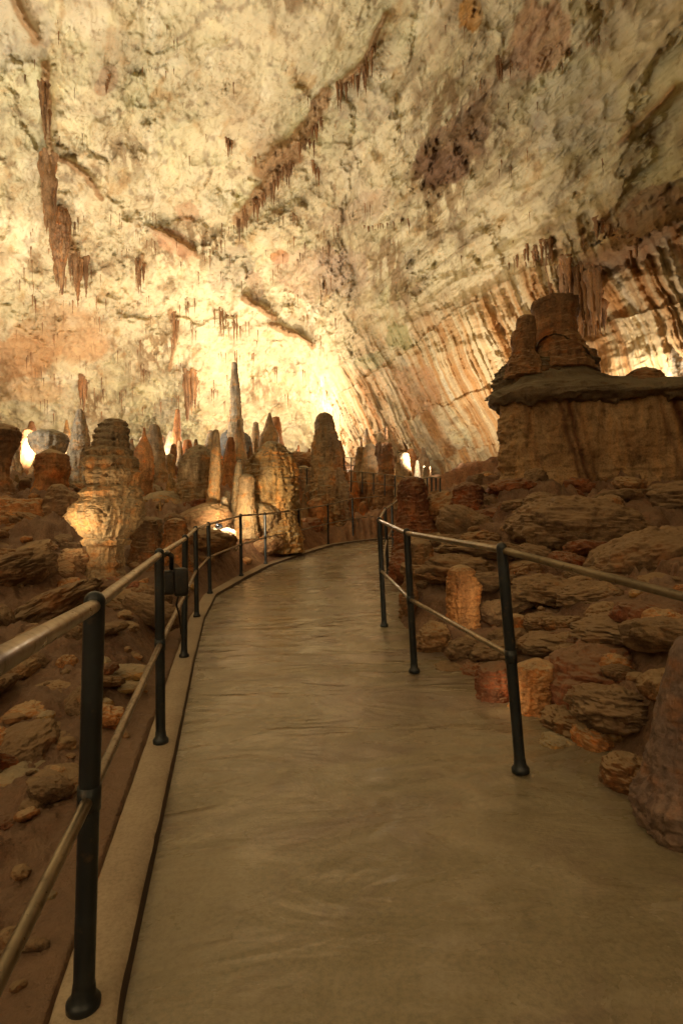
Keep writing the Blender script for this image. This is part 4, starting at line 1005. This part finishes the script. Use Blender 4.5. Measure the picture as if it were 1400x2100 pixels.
# small loose stones scattered over both banks
rs = random.Random(21)
stone_src = []
for i in range(10):
    o = boulder(None, 700, 1000, 5, 14, 9, B[['brown', 'slab', 'orange', 'brown', 'gold'][i % 5]], seed=200 + i, nu=26, nv=36, layers=.06, lump=.28, depth=rs.uniform(.7, 1.3), name='stone')
    stone_src.append(o)
cnt = 0
tries = 0
while cnt < 280 and tries < 8000:
    tries += 1
    left = rs.random() < .6
    y = .9 + 12 * rs.random() ** 1.8
    x = xl_of(y) - .17 - abs(rs.gauss(0, .25 + .2 * y)) if left else float(xr_of(y)) + .15 + abs(rs.gauss(0, .2 * y))
    if abs(x) > .6 * y + .4: continue
    s = rs.uniform(.25, 1.5) * (.36 + .07 * y)
    z = gz(x, y)
    o = stone_src[cnt] if cnt < 10 else stone_src[cnt % 10].copy()
    if cnt >= 10: COL.objects.link(o)
    o.location = (x, y, z + .012 * s)
    o.rotation_euler = (rs.uniform(-.4, .4), rs.uniform(-.4, .4), rs.uniform(0, 6.28))
    o.scale = (s, s, s * rs.uniform(.7, 1.2))
    side = 'left of the handrail kerb' if left else 'right of the walkway'
    tag(o, 'small loose brown stone on the rocky bank ' + side, 'stone', 'loose stones ' + side)
    cnt += 1

# ------------------------------------------------------------------ big striped block with its cap
def block():
    d = 10.0; k = d / F
    base = P(1210, 1025, d)
    root = empty('rock_block', base)
    tag(root, 'huge square brown rock block with dark drip stripes and a grey green cap', 'rock block')
    # plan outline (px at distance d -> metres), front face towards camera, left edge at px 1005
    L = P(1030, 1025, d)[0]; Rr = P(1500, 1025, d)[0] + 1.2
    zt = P(1200, 806, d)[2]; zb = P(1200, 1060, d)[2] - .3
    nu, nv = 190, 300
    s = np.linspace(0, 1, nv); tz = np.linspace(0, 1, nu)
    S, TZ = np.meshgrid(s, tz, indexing='ij')
    # perimeter path: back-left -> front-left corner (rounded) -> front right
    corner = np.array([L + .05, base[1] - .15])
    pts = [(L + 1.6, base[1] + 4.2), (L + .75, base[1] + 2.0), (L + .16, base[1] + .7), (L + .05, base[1] + .1), (L + .35, base[1] - .18), (L + 1.2, base[1] - .35), (L + 2.2, base[1] - .30), (L + 3.2, base[1] - .45), (Rr, base[1] - .9), (Rr + 1.5, base[1] - 1.0)]
    pl = dense(pts, nv)
    X = np.repeat(pl[:, 0][:, None], nu, 1); Y2 = np.repeat(pl[:, 1][:, None], nu, 1)
    Zz = zb + (zt - zb) * TZ
    t = np.gradient(pl, axis=0); t /= np.linalg.norm(t, axis=1)[:, None]
    nn = np.stack([t[:, 1], -t[:, 0]], 1)
    arc = np.concatenate([[0], np.cumsum(np.linalg.norm(np.diff(pl, axis=0), axis=1))])
    A2 = np.repeat(arc[:, None], nu, 1)
    p = np.stack([X, Y2, Zz], -1).reshape(-1, 3)
    fa = A2.ravel() + .18 * (zt - p[:, 2])
    n1 = fbm(p * .8, 3, .5, 71); n2 = fbm(p * 2.4, 4, .55, 72); fl = fbm(np.stack([fa * 2.3, p[:, 2] * .12, p[:, 2] * 0], 1), 3, .5, 73, True)
    n3 = fbm(p * 9, 3, .6, 74)
    crk = fbm(np.stack([p[:, 0] * .8, p[:, 1] * .8, p[:, 2] * 3.5], 1), 3, .5, 75, True)
    stripes = np.zeros(len(p)); groove = np.zeros(len(p))
    # dark drip stripes from the photograph, arc positions in metres from the front corner
    a0 = arc[np.argmin(np.hypot(pl[:, 0] - (L + .3), pl[:, 1] - base[1]))]
    for off, w, st in ((.72, .05, .8), (.86, .06, .9), (1.02, .035, .5), (1.62, .03, .35), (2.35, .04, .6), (2.62, .09, 1.0), (2.85, .05, .7), (3.1, .06, .8), (3.35, .05, .6), (3.6, .08, .8), (.12, .05, .4)):
        dx = (A2.ravel() - (a0 + off) - .42 * (zt - p[:, 2]) * .55 + .08 * n2) / w
        gsz = np.exp(-dx * dx) * st
        stripes = np.maximum(stripes, gsz); groove = np.maximum(groove, gsz)
    thin = fbm(np.stack([fa * 7 - .25 * (zt - p[:, 2]), p[:, 2] * .35, p[:, 2] * 0], 1), 4, .6, 77)
    stripes = np.maximum(stripes, .75 * sstep(.18, .45, thin) * sstep(.1, .8, TZ.ravel() + .3 * n2))
    disp = .18 * n1 + .09 * n2 + .12 * fl * (.4 + .6 * sstep(.2, .9, TZ.ravel())) + .018 * n3 + .03 * np.maximum(crk - .6, 0) * 2 - .06 * groove
    edge = np.exp(-((A2.ravel() - a0 + .2) / .35) ** 2)
    disp += edge * .16 * fbm(p * 4, 3, .6, 76, True)
    p[:, 0] += np.repeat(nn[:, 0], nu) * disp; p[:, 1] += np.repeat(nn[:, 1], nu) * disp
    p[:, :2] += np.repeat(-nn, nu, 0) * (.16 * (TZ.ravel()))[:, None]
    tint = np.ones((len(p), 3)) * (1.15 + .3 * n1)[:, None]
    sr = np.clip(stripes, 0, 1)[:, None]
    tint = tint * (1 - sr) + tint * sr * np.array([.34, .20, .16])
    rm = sstep(2.6, 3.4, A2.ravel() - a0)[:, None]
    tint = tint * (1 - rm) + tint * rm * np.array([.85, .55, .5])
    me = mesh_from('face', p - base, grid_quads(nv, nu)[:, ::-1], color=np.clip(tint, .15, 2))
    link('face', me, B['block'], root)
    # cap: thick drooping slab, thicker and higher to the left, with overhang
    nu2, nv2 = 110, 260
    sx = np.linspace(0, 1, nv2); sy = np.linspace(0, 1, nu2)
    SX, SY = np.meshgrid(sx, sy, indexing='ij')
    pl2 = dense(pts, nv2)
    t = np.gradient(pl2, axis=0); t /= np.linalg.norm(t, axis=1)[:, None]; nn2 = np.stack([t[:, 1], -t[:, 0]], 1)
    inx, iny = P(1180, 700, 12.2)[0], P(1180, 700, 12.2)[1]
    prof_s = np.array([0, .08, .16, .24, .34, .55, .8, 1.0])
    prof_o = np.array([-.25, .02, .13, .12, .02, -.45, -1.1, -1.7])       # outwards
    prof_z = np.array([-.05, -.06, .0, .05, .12, .30, .40, .40])
    off = np.interp(SY, prof_s, prof_o); off = np.where(off > 0, off * sstep(.14, .42, SX) + .02, off); zo = np.interp(SY, prof_s, prof_z)
    X = pl2[:, 0][:, None] + nn2[:, 0][:, None] * off; Y2 = pl2[:, 1][:, None] + nn2[:, 1][:, None] * off
    Xf = (X - L)
    rise = .72 * np.exp(-((Xf - .95) / .75) ** 2) + .10 * np.exp(-((Xf - 2.6) / .5) ** 2)
    arc2 = np.concatenate([[0], np.cumsum(np.linalg.norm(np.diff(pl2, axis=0), axis=1))])
    aa = np.repeat(arc2[:, None], nu2, 1).ravel()
    dd_ = fbm(np.stack([aa * 2.2, aa * 0, aa * 0], 1), 3, .6, 88, True).reshape(SY.shape)
    zo = zo - (1 - sstep(.05, .22, SY)) * .13 * np.clip(dd_ + .1, 0, 1) ** 1.5
    Zz = zt + zo + rise * sstep(.25, .75, SY) - .02 * Xf
    p = np.stack([X, Y2, Zz], -1).reshape(-1, 3)
    lay_ = fbm(p * np.array([1.0, 1.0, 8.0]), 4, .6, 87)
    p += np.stack([.16 * fbm(p * 1.5, 5, .6, 81) + .05 * lay_, .16 * fbm(p * 1.5, 5, .6, 82) - .06 * lay_, .15 * fbm(p * np.array([1.4, 1.4, 5]), 5, .58, 83) + .035 * fbm(p * 7, 4, .6, 84)], 1)
    link('cap', mesh_from('cap', p - base, grid_quads(nv2, nu2)[:, ::-1], color=np.clip(np.ones((len(p), 3)) * (1 + .7 * fbm(p * np.array([1.2, 1.2, 4]), 5, .6, 86))[:, None], .3, 2)), B['cap'], root)
block()
formation('rock_mound', 'dark mound of rock under the stumps on top of the block', [(722, 1108, 34), (735, 1105, 56), (750, 1105, 72), (775, 1110, 88), (795, 1115, 92)], 10.75, B['cap'], seg=130, nr_=100, lump=.16, ring=.14, ring_amp=.04, sink=20, squash=.8, cat='rock mound')

# ------------------------------------------------------------------ stalactites
def stal_mesh(i):
    rr = random.Random(300 + i)
    seg, nr_ = 14, 22
    V = []
    for a in range(nr_):
        t = a / (nr_ - 1)
        w = (1 - t) ** rr.choice([.7, .9, 1.2]) * .10 + .004
        w *= 1 + .25 * math.sin(t * 17 + i) * (1 - t)
        if a == nr_ - 1: w = .001
        for b in range(seg):
            th = b * 2 * math.pi / seg
            w2 = w * (1 + .22 * math.sin(3 * th + i) + .15 * math.sin(5 * th + 2 * i + t * 3))
            V.append((w2 * math.cos(th), w2 * math.sin(th), -t))
    me = mesh_from('stalactite', V, grid_quads(nr_, seg, True)[:, ::-1], color=np.ones((len(V), 3)))
    me.materials.append(MAT['stalactite'])
    return me
SM = [stal_mesh(i) for i in range(12)]
r3 = random.Random(77)
SGROUPS = [
 # polyline px, count, length px range, width factor, jitter, label, group
 ([(660, 235), (640, 275), (612, 300)], 16, (14, 46), 1.0, 8, 'brown stalactite fringing the upper half of the long central ridge', 'stalactites of the upper central ridge'),
 ([(605, 335), (575, 350), (545, 395), (510, 425), (490, 455)], 30, (16, 62), .9, 9, 'brown stalactite fringing the lower half of the long central ridge', 'stalactites of the lower central ridge'),
 ([(770, 90), (755, 120), (742, 145), (715, 165), (690, 175)], 20, (18, 70), .9, 6, 'dark stalactite hanging from the short ridge at the top of the ceiling', 'stalactites of the top ridge'),
 ([(88, 330), (98, 350), (110, 370)], 12, (70, 140), 1.1, 6, 'long brown stalactite in the tall cluster at the left', 'stalactites of the left cluster'),
 ([(104, 425), (116, 438), (132, 455)], 12, (50, 110), 1.2, 6, 'long brown stalactite low in the left cluster', 'stalactites low in the left cluster'),
 ([(140, 515), (158, 530), (175, 545)], 14, (25, 90), .9, 6, 'thin brown stalactite right of the left cluster tip', 'stalactites right of the left cluster'),
 ([(82, 160), (92, 190), (100, 230)], 10, (40, 110), .8, 5, 'thin dark stalactite high on the left seam', 'stalactites of the left seam'),
 ([(465, 285), (476, 290)], 7, (20, 46), .8, 4, 'little brown stalactite of the lone tuft left of the central ridge', 'stalactites of the lone tuft'),
 ([(640, 330), (650, 345)], 6, (20, 44), .8, 4, 'little brown stalactite of the tuft right of the central ridge', 'stalactites of the right tuft'),
 ([(740, 465), (790, 460), (850, 445)], 14, (8, 26), .6, 3, 'short thin stalactite in the row at mid ceiling', 'stalactites of the mid ceiling row'),
 ([(280, 530), (292, 545), (283, 565)], 12, (24, 60), .8, 5, 'brown stalactite hanging under the tilted shelf left of centre', 'stalactites of the tilted shelf'),
 ([(380, 770), (392, 775), (400, 772)], 12, (50, 90), 1.0, 5, 'red brown stalactite of the curtain left of the thin column', 'stalactites of the small curtain'),
 ([(440, 630), (462, 640), (480, 650), (490, 670)], 16, (20, 60), .7, 6, 'dark stalactite hanging above the bright hollow', 'stalactites above the bright hollow'),
 ([(355, 640), (365, 655), (350, 700)], 12, (30, 70), .8, 5, 'thin rust coloured stalactite above the bright left slope', 'stalactites above the left slope'),
 ([(165, 770), (172, 780), (180, 790)], 9, (40, 90), 1.1, 4, 'orange stalactite hanging over the tall pale stalagmite', 'stalactites over the pale stalagmite'),
 ([(1140, 530), (1165, 545), (1190, 560), (1215, 575), (1240, 600)], 26, (60, 150), 1.3, 14, 'long brown stalactite of the drapery above the block stump', 'stalactites of the drapery above the block'),
 ([(1215, 450), (1250, 470), (1300, 490)], 16, (30, 80), 1.0, 8, 'dark stalactite under the right hand shelf', 'stalactites of the right shelf'),
 ([(1060, 520), (1100, 505), (1130, 490)], 14, (24, 70), .9, 8, 'brown stalactite at the top of the curtain wall', 'stalactites of the curtain wall top'),
 ([(225, 150), (215, 175)], 5, (16, 36), .9, 4, 'small brown stalactite at the upper left patch', 'stalactites of the upper left patch'),
 ([(1020, 110), (1026, 140)], 7, (25, 60), .7, 4, 'thin dark stalactite at the upper right fissure', 'stalactites of the upper right fissure'),
]
S_extra = 'tiny thin stalactite scattered over the pale cave ceiling'
nst = 0
def put_stal(px, py, Lpx, wf, label, group):
    global nst
    p = on_shell(px, py)
    dd = float((p - CAM) @ fw)
    L = Lpx * dd / F
    o = bpy.data.objects.new('stalactite', SM[nst % len(SM)])
    COL.objects.link(o)
    o.location = p + np.array([0, 0, .06 * L])
    w = wf * (.35 + .65 * L * .55) * r3.uniform(.7, 1.25)
    o.scale = (w, w, L * 1.06)
    o.rotation_euler = (0, 0, r3.uniform(0, 6.28))
    tag(o, label, 'stalactite', group)
    nst += 1
for line, cnt_, (l0, l1), wf, jit, lab, grp in SGROUPS:
    line = np.array(line, float)
    for i in range(cnt_):
        t = (i + r3.random()) / cnt_ * (len(line) - 1)
        k = min(int(t), len(line) - 2); f_ = t - k
        q = line[k] * (1 - f_) + line[k + 1] * f_
        put_stal(q[0] + r3.gauss(0, jit * .6), q[1] + r3.gauss(0, jit * .6), r3.uniform(l0, l1) * (.6 + .4 * r3.random()), wf, lab, grp)
for (cx_, cy_, n_, sx_, l0_, l1_) in ((97, 325, 7, 9, 90, 170), (90, 180, 4, 6, 60, 120), (122, 440, 6, 9, 70, 150), (165, 525, 5, 12, 60, 100), (392, 768, 8, 11, 60, 100), (1195, 565, 6, 30, 90, 170)):
    for i in range(n_):
        put_stal(cx_ + r3.uniform(-sx_, sx_), cy_ + r3.uniform(-8, 14), r3.uniform(l0_, l1_), 1.5, 'thick long ribbed stalactite of a hanging drapery bundle', 'thick stalactites of the drapery bundles')
r4 = random.Random(9)
tinyV, tinyQ, tn_ = [], [], 0
for i in range(330):
    if r4.random() < .7: px, py = r4.uniform(40, 700), r4.uniform(430, 850)
    else: px, py = r4.uniform(20, 1250), r4.uniform(40, 600)
    p_ = on_shell(px, py); dd = float((p_ - CAM) @ fw)
    cl = r4.choice([1, 1, 2, 4])
    for j in range(cl):
        L = r4.uniform(8, 40) * dd / F; w_ = .10 + .25 * L * r4.random()
        co = np.array([v.co for v in SM[(i + j) % 12].vertices]) * np.array([w_, w_, L])
        tinyV.append(co + p_ + np.array([r4.gauss(0, .15) * (j > 0), r4.gauss(0, .1) * (j > 0), .08])); tinyQ.append(np.array([list(f.vertices) for f in SM[(i + j) % 12].polygons]) + tn_); tn_ += len(co)
tv = np.concatenate(tinyV)
tag(link('thin_stalactites', mesh_from('thin_stalactites', tv, np.concatenate(tinyQ), color=np.ones((len(tv), 3))), MAT['stalactite']), 'countless thin brown stalactites scattered over the pale cave ceiling', 'stalactites', kind='stuff')
for i in range(0):
    if r4.random() < .6: px, py = r4.uniform(60, 640), r4.uniform(430, 840)
    else: px, py = r4.uniform(30, 1000), r4.uniform(60, 560)
    put_stal(px, py, r4.uniform(8, 34), r4.uniform(.4, .7), S_extra, 'tiny scattered stalactites')
# two big fluted draperies in the left cluster
def drapery(label, prof, px, py, flute=22):
    p = on_shell(px, py)
    d = float((p - CAM) @ fw) - .5
    o = formation('drapery', label, prof, d, MAT['stalactite'], seg=110, nr_=130, flute=flute, flute_amp=.45, lump=.05, fine=.012, drip=.3, plate=.006, dripz=.06, coat=0, hang=True, cat='stalactite drapery')
drapery('big fluted orange drapery ending in a long spike at the left', [(430, 126, 9), (445, 125, 14), (470, 124, 15), (500, 123, 13), (530, 124, 9), (550, 126, 5), (580, 127, 3.5), (604, 128, 1)], 125, 440)

# ------------------------------------------------------------------ railings
def railing(name, label, posts, top_r=.0165, post_r=.0245, mid=True, top_off=.035, foot=True, extra_a=None, extra_b=None):
    """posts: list of (base, top) points"""
    root = empty(name, posts[0][0])
    tag(root, label, 'railing')
    inv = np.asarray(posts[0][0], float)
    def lb(mb, nm, mat, parent=root, smooth=True):
        V = np.concatenate(mb.V) - inv
        o = link(nm, mesh_from(nm, V, np.concatenate(mb.Q), smooth=smooth), mat, parent)
        return o
    for b, t in posts:
        b, t = np.asarray(b, float), np.asarray(t, float)
        L = np.linalg.norm(t - b)
        mb = MB()
        prof = [(-.02, post_r)] + [(x * L, post_r) for x in (.1, .3, .5, .7, .9)] + [(L - post_r, post_r)]
        prof += [(L - post_r + post_r * math.sin(a), post_r * math.cos(a)) for a in (.3, .6, .9, 1.2, 1.45, 1.57)]
        mb.lathe(b, t, prof, 22)
        # collar where the middle rail meets the post
        if mid: mb.lathe(b + (t - b) * .47, b + (t - b) * .53, [(0, post_r * .9), (.001, post_r * 1.12), (.058 * min(L, 1), post_r * 1.12), (.059 * min(L, 1), post_r * .9)], 22)
        po = lb(mb, 'post', MAT['post'])
        if foot:
            fb = MB()
            fb.lathe(b, t, [(-.01, .004), (-.01, post_r * 1.6), (.008, post_r * 1.62), (.013, post_r * 1.45), (.022, post_r * 1.15), (.05, post_r * 1.05)], 22)
            fo = link('foot_plate', mesh_from('foot_plate', np.concatenate(fb.V) - inv, np.concatenate(fb.Q)), MAT['post'], po)
    tops = [np.asarray(t, float) + (np.asarray(b, float) - np.asarray(t, float)) * top_off / max(np.linalg.norm(np.asarray(t) - np.asarray(b)), .01) for b, t in posts]
    mids = [np.asarray(b, float) * .5 + np.asarray(t, float) * .5 for b, t in posts]
    if extra_a is not None: tops = [extra_a[0]] + tops; mids = [extra_a[1]] + mids
    if extra_b is not None: tops = tops + [extra_b[0]]; mids = mids + [extra_b[1]]
    mb = MB(); mb.tube(dense_pts(tops), top_r, 18); lb(mb, 'top_rail', MAT['rail'])
    if mid:
        mb = MB(); mb.tube(dense_pts(mids), top_r * .86, 16); lb(mb, 'middle_rail', MAT['rail'])
    return root
def dense_pts(pts):
    out = []
    for a, b in zip(pts[:-1], pts[1:]):
        a, b = np.asarray(a, float), np.asarray(b, float)
        for f_ in (0, .06, .5, .94): out.append(a + (b - a) * f_)
    out.append(np.asarray(pts[-1], float))
    return out
def seat(a, k=KH):
    b = P(a[2], a[3], a[4]); t = P(a[0], a[1], a[4])
    return b, t
lp = [seat(a) for a in LPOST]
lp = [(np.array([b[0], b[1], float(zpath(b[1])) - .03 + KH + .008]), t) for b, t in lp]
A_top, A_base = lp[0][1], lp[0][0]
ea_t = P(-160, 1465, .42); ea_m = P(-160, 2295, .66)
# extend the left rail back past the camera along its own line
ext = lambda q, w, m_: q + (q - w) * m_
ta = lp[0][1] - np.array([0, 0, .035]); ma = (lp[0][0] + lp[0][1]) / 2
t0 = P(0, 1355, .70); m0 = P(0, 2005, .93)
railing('handrail', 'long dark post handrail with worn steel rails along the left kerb', lp, extra_a=(ext(t0, ta, .9), ext(m0, ma, .9)), extra_b=(P(775, 1018, 16.2), P(775, 1058, 16.2)))
rp = [seat(a) for a in RPOST]
rp = [(np.array([b[0], b[1], float(zpath(b[1])) - .003]), t) for b, t in rp]
r_t = P(1400, 1224, 1.95); r_m = P(1400, 1500, 1.95)
rt0 = rp[0][1] - np.array([0, 0, .035])
# right handrail: nearest post first; the top rail runs on to the right out of the frame
rr_root = railing('handrail', 'shorter dark post handrail along the right edge of the path', rp, mid=True, extra_a=(ext(r_t, rt0, 1.2), (rp[0][0] + rp[0][1]) / 2 + np.array([.01, -.002, 0])), extra_b=(P(835, 1008, 14.5), P(835, 1045, 14.5)))

# far railings
def far_rail(label, pts, hpx, d, n, r=.018):
    pts = np.array(pts, float)
    s = np.linspace(0, len(pts) - 1, n)
    posts = []
    for q in s:
        k = min(int(q), len(pts) - 2); f_ = q - k
        px, py = pts[k, :2] * (1 - f_) + pts[k + 1, :2] * f_
        dd = d[0] + (d[1] - d[0]) * q / (len(pts) - 1)
        posts.append((P(px, py + hpx, dd), P(px, py, dd)))
    return railing('handrail', label, posts, top_r=r * .8, post_r=r, foot=False, top_off=.0)
far_rail('far thin railing crossing behind the dark tower', [(565, 948), (640, 962), (720, 966), (800, 974), (868, 984)], 42, (18.5, 15.5), 15)
far_rail('farthest upper railing before the curtain wall', [(690, 938), (735, 939), (800, 946)], 32, (23, 21), 7)
far_rail('short dark railing behind the red pillar', [(858, 984), (880, 978), (902, 980)], 62, (12, 11.2), 6, .016)
far_rail('thin railing beneath the blue grey dome', [(452, 942), (480, 940), (520, 946)], 38, (19.5, 19), 4)

# ------------------------------------------------------------------ floodlights
def rbox(c, ax, size, bev=.25, n=10):
    """rounded box (super-ellipsoid) around c with axes ax (3x3 rows)"""
    th = np.linspace(0, math.pi, 2 * n); ph = np.arange(4 * n) * 2 * math.pi / (4 * n)
    TH, PH = np.meshgrid(th, ph, indexing='ij')
    sp = lambda v: np.sign(v) * np.abs(v) ** bev
    u = np.stack([sp(np.sin(TH)) * sp(np.cos(PH)), sp(np.sin(TH)) * sp(np.sin(PH)), sp(np.cos(TH))], -1).reshape(-1, 3)
    return c + (u * (np.array(size) / 2)) @ ax, grid_quads(2 * n, 4 * n, True)
fc = P(370, 1193, 3.55)
fl_root = empty('floodlight', fc)
tag(fl_root, 'black floodlight box hung from the left handrail facing the rocks', 'floodlight')
ya = math.radians(22)
AX = np.array([[math.cos(ya), math.sin(ya), 0], [-math.sin(ya), math.cos(ya), 0], [0, 0, 1.0]])
for nm, off, size, bv in (('housing', (.0, .0, .0), (.085, .15, .17), .3), ('rear_cover', (-.075, 0, .0), (.08, .13, .145), .35)):
    V, Q = rbox(np.array(off) @ AX, AX, size, bv)
    link(nm, mesh_from(nm, V, Q), MAT['black'], fl_root)
mb = MB(); mb.tube([P(331, 1140, 3.05) - fc, P(345, 1134, 3.2) - fc, P(352, 1140, 3.4) - fc, P(352, 1165, 3.55) - fc], .014, 12)
link('bracket', mesh_from('bracket', mb.V[0], mb.Q[0]), MAT['black'], fl_root)
mb = MB(); mb.tube([P(366, 1222, 3.55) - fc, P(362, 1240, 3.58) - fc, P(368, 1262, 3.62) - fc, P(372, 1300, 3.7) - fc], .006, 8)
link('cable', mesh_from('cable', mb.V[0], mb.Q[0]), MAT['black'], fl_root)

def lamp_fixture(label, px, py, d, r, aim):
    c = P(px, py, d)
    root = empty('lamp', c); tag(root, label, 'lamp')
    dirv = aim - c; dirv /= np.linalg.norm(dirv)
    mb = MB(); mb.lathe(-dirv * r * 1.2, dirv * r * .4, [(0, r * .4), (.01, r * .7), (r * .8, r), (r * 1.55, r * 1.12), (r * 1.6, r * 1.0)], 24)
    link('housing', mesh_from('housing', mb.V[0], mb.Q[0]), MAT['black'], root)
    mb = MB(); mb.lathe(dirv * r * .3, dirv * r, [(0, .001), (.001, r * .98), (r * .12, r * .8), (r * .2, .001)], 24)
    link('lens', mesh_from('lens', mb.V[0], mb.Q[0]), MAT['lens'], root)
lamp_fixture('small black lamp among dark rocks behind the left rail shining on a white stone', 449, 1080, 9.25, .05, P(467, 1098, 9.5))
boulder('glaring white lit stone beside the little black lamp', 467, 1099, 9.55, 15, 14, MAT['pale'], rot=20, lump=.3, layers=.05, nu=50, nv=60)

# ------------------------------------------------------------------ lamps of the show cave, plus added fill lights
WARM = (1.0, .865, .67)
def spot(px, py, d, tx, ty, td, watts, ang=110, col=WARM, rad=.15, blend=1.0):
    l = bpy.data.lights.new('cave_or_fill_light', 'SPOT')
    l.energy = watts; l.color = col; l.shadow_soft_size = rad
    l.spot_size = math.radians(ang); l.spot_blend = blend
    o = bpy.data.objects.new('cave_or_fill_light', l); COL.objects.link(o)
    a = P(px, py, d); b = P(tx, ty, td)
    o.location = a
    o.rotation_euler = Vector(b - a).to_track_quat('-Z', 'Y').to_euler()
def point(px, py, d, watts, col=WARM, rad=.12):
    l = bpy.data.lights.new('cave_or_fill_light', 'POINT')
    l.energy = watts; l.color = col; l.shadow_soft_size = rad
    o = bpy.data.objects.new('cave_or_fill_light', l); COL.objects.link(o); o.location = P(px, py, d)
GOLD = (1.0, .74, .40)
LIGHTS = [
 ('s', 500, 945, 25, 600, 700, 36, 1450, 150),
 ('p', 590, 890, 31, 750),
 ('p', 480, 925, 27, 180),
 ('p', 90, 925, 21, 560),
 ('p', 300, 930, 25, 250),
 ('p', 690, 950, 26, 160),
 ('s', 60, 945, 17, 160, 400, 22, 1400, 150),
 ('s', 250, 950, 19, 300, 500, 26, 950, 150),
 ('s', 860, 955, 17, 900, 600, 22, 900, 150),
 ('p', 1310, 800, 13.6, 90),
 ('s', 1500, 780, 13, 1200, 450, 18, 1100, 150),
 ('s', -700, 1000, 9, 200, -100, 16, 3500, 130, (1.0, .92, .76)),  # added off-frame light, evens out the upper ceiling
 ('s', 2300, 900, 7, 1100, 0, 16, 5200, 130, (1.0, .92, .75)),  # unseen counterpart on the right, added for the same ceiling
 ('s', 470, 1085, 9.3, 560, 960, 12, 260, 130, GOLD),
 ('s', 449, 1080, 9.2, 467, 1098, 9.5, 60, 100),
 ('s', 340, 1035, 14.5, 300, 950, 12.8, 160, 130, GOLD),
 ('s', 330, 1165, 5.6, 222, 1010, 7.0, 17, 100, GOLD),  # added fill for the ornate pillar
 ('s', 1010, 1255, 4.45, 948, 1200, 5.0, 3.5, 120, GOLD),  # added to brighten the orange stump behind the rail
 ('s', 1000, 1440, 3.35, 1090, 1400, 3.5, 2.0, 130, GOLD),  # added to brighten the fat orange stump
 ('s', 110, 1100, 6.2, 205, 1040, 7.0, 22, 110, GOLD),  # second added fill on the pillar, from its left
 ('s', 190, 1130, 7.0, 40, 1040, 8.6, 40, 120, GOLD),
 ('s', 600, 1072, 14.2, 672, 950, 15.8, 45, 120, GOLD),  # added light on the dark tower, no fixture
]
def rear_fill(a, b, watts, ang=120, rad=.3, col=(1.0, .85, .72)):
    l = bpy.data.lights.new('cave_or_fill_light', 'SPOT')
    l.energy = watts; l.color = col; l.shadow_soft_size = rad
    l.spot_size = math.radians(ang); l.spot_blend = 1.0
    o = bpy.data.objects.new('cave_or_fill_light', l); COL.objects.link(o)
    o.location = a
    o.rotation_euler = Vector(np.array(b, float) - np.array(a, float)).to_track_quat('-Z', 'Y').to_euler()
# unseen uplights added behind the camera; their bounce fills the foreground
rear_fill((-6, -5, 1.5), (-3, -8, 14), 4300, 140)
rear_fill((5, -6, 2.5), (3, -8, 14), 900, 140)
for L_ in LIGHTS:
    if L_[0] == 's': spot(*L_[1:7], L_[7], L_[8], *L_[9:])
    else: point(*L_[1:5])

# ------------------------------------------------------------------ world, render settings
w = bpy.data.worlds.new('World'); scene.world = w; w.use_nodes = True
w.node_tree.nodes['Background'].inputs['Color'].default_value = (1, .8, .55, 1)
w.node_tree.nodes['Background'].inputs['Strength'].default_value = .02
scene.view_settings.view_transform = 'Standard'
scene.view_settings.look = 'None'
scene.view_settings.exposure = 0.66
scene.view_settings.gamma = 1.0
cy = scene.cycles
cy.max_bounces = 6; cy.diffuse_bounces = 4; cy.glossy_bounces = 2
cy.caustics_reflective = False; cy.caustics_refractive = False
cy.use_denoising = True
try: cy.denoiser = 'OPENIMAGEDENOISE'
except Exception: pass
cy.sample_clamp_indirect = 6.0
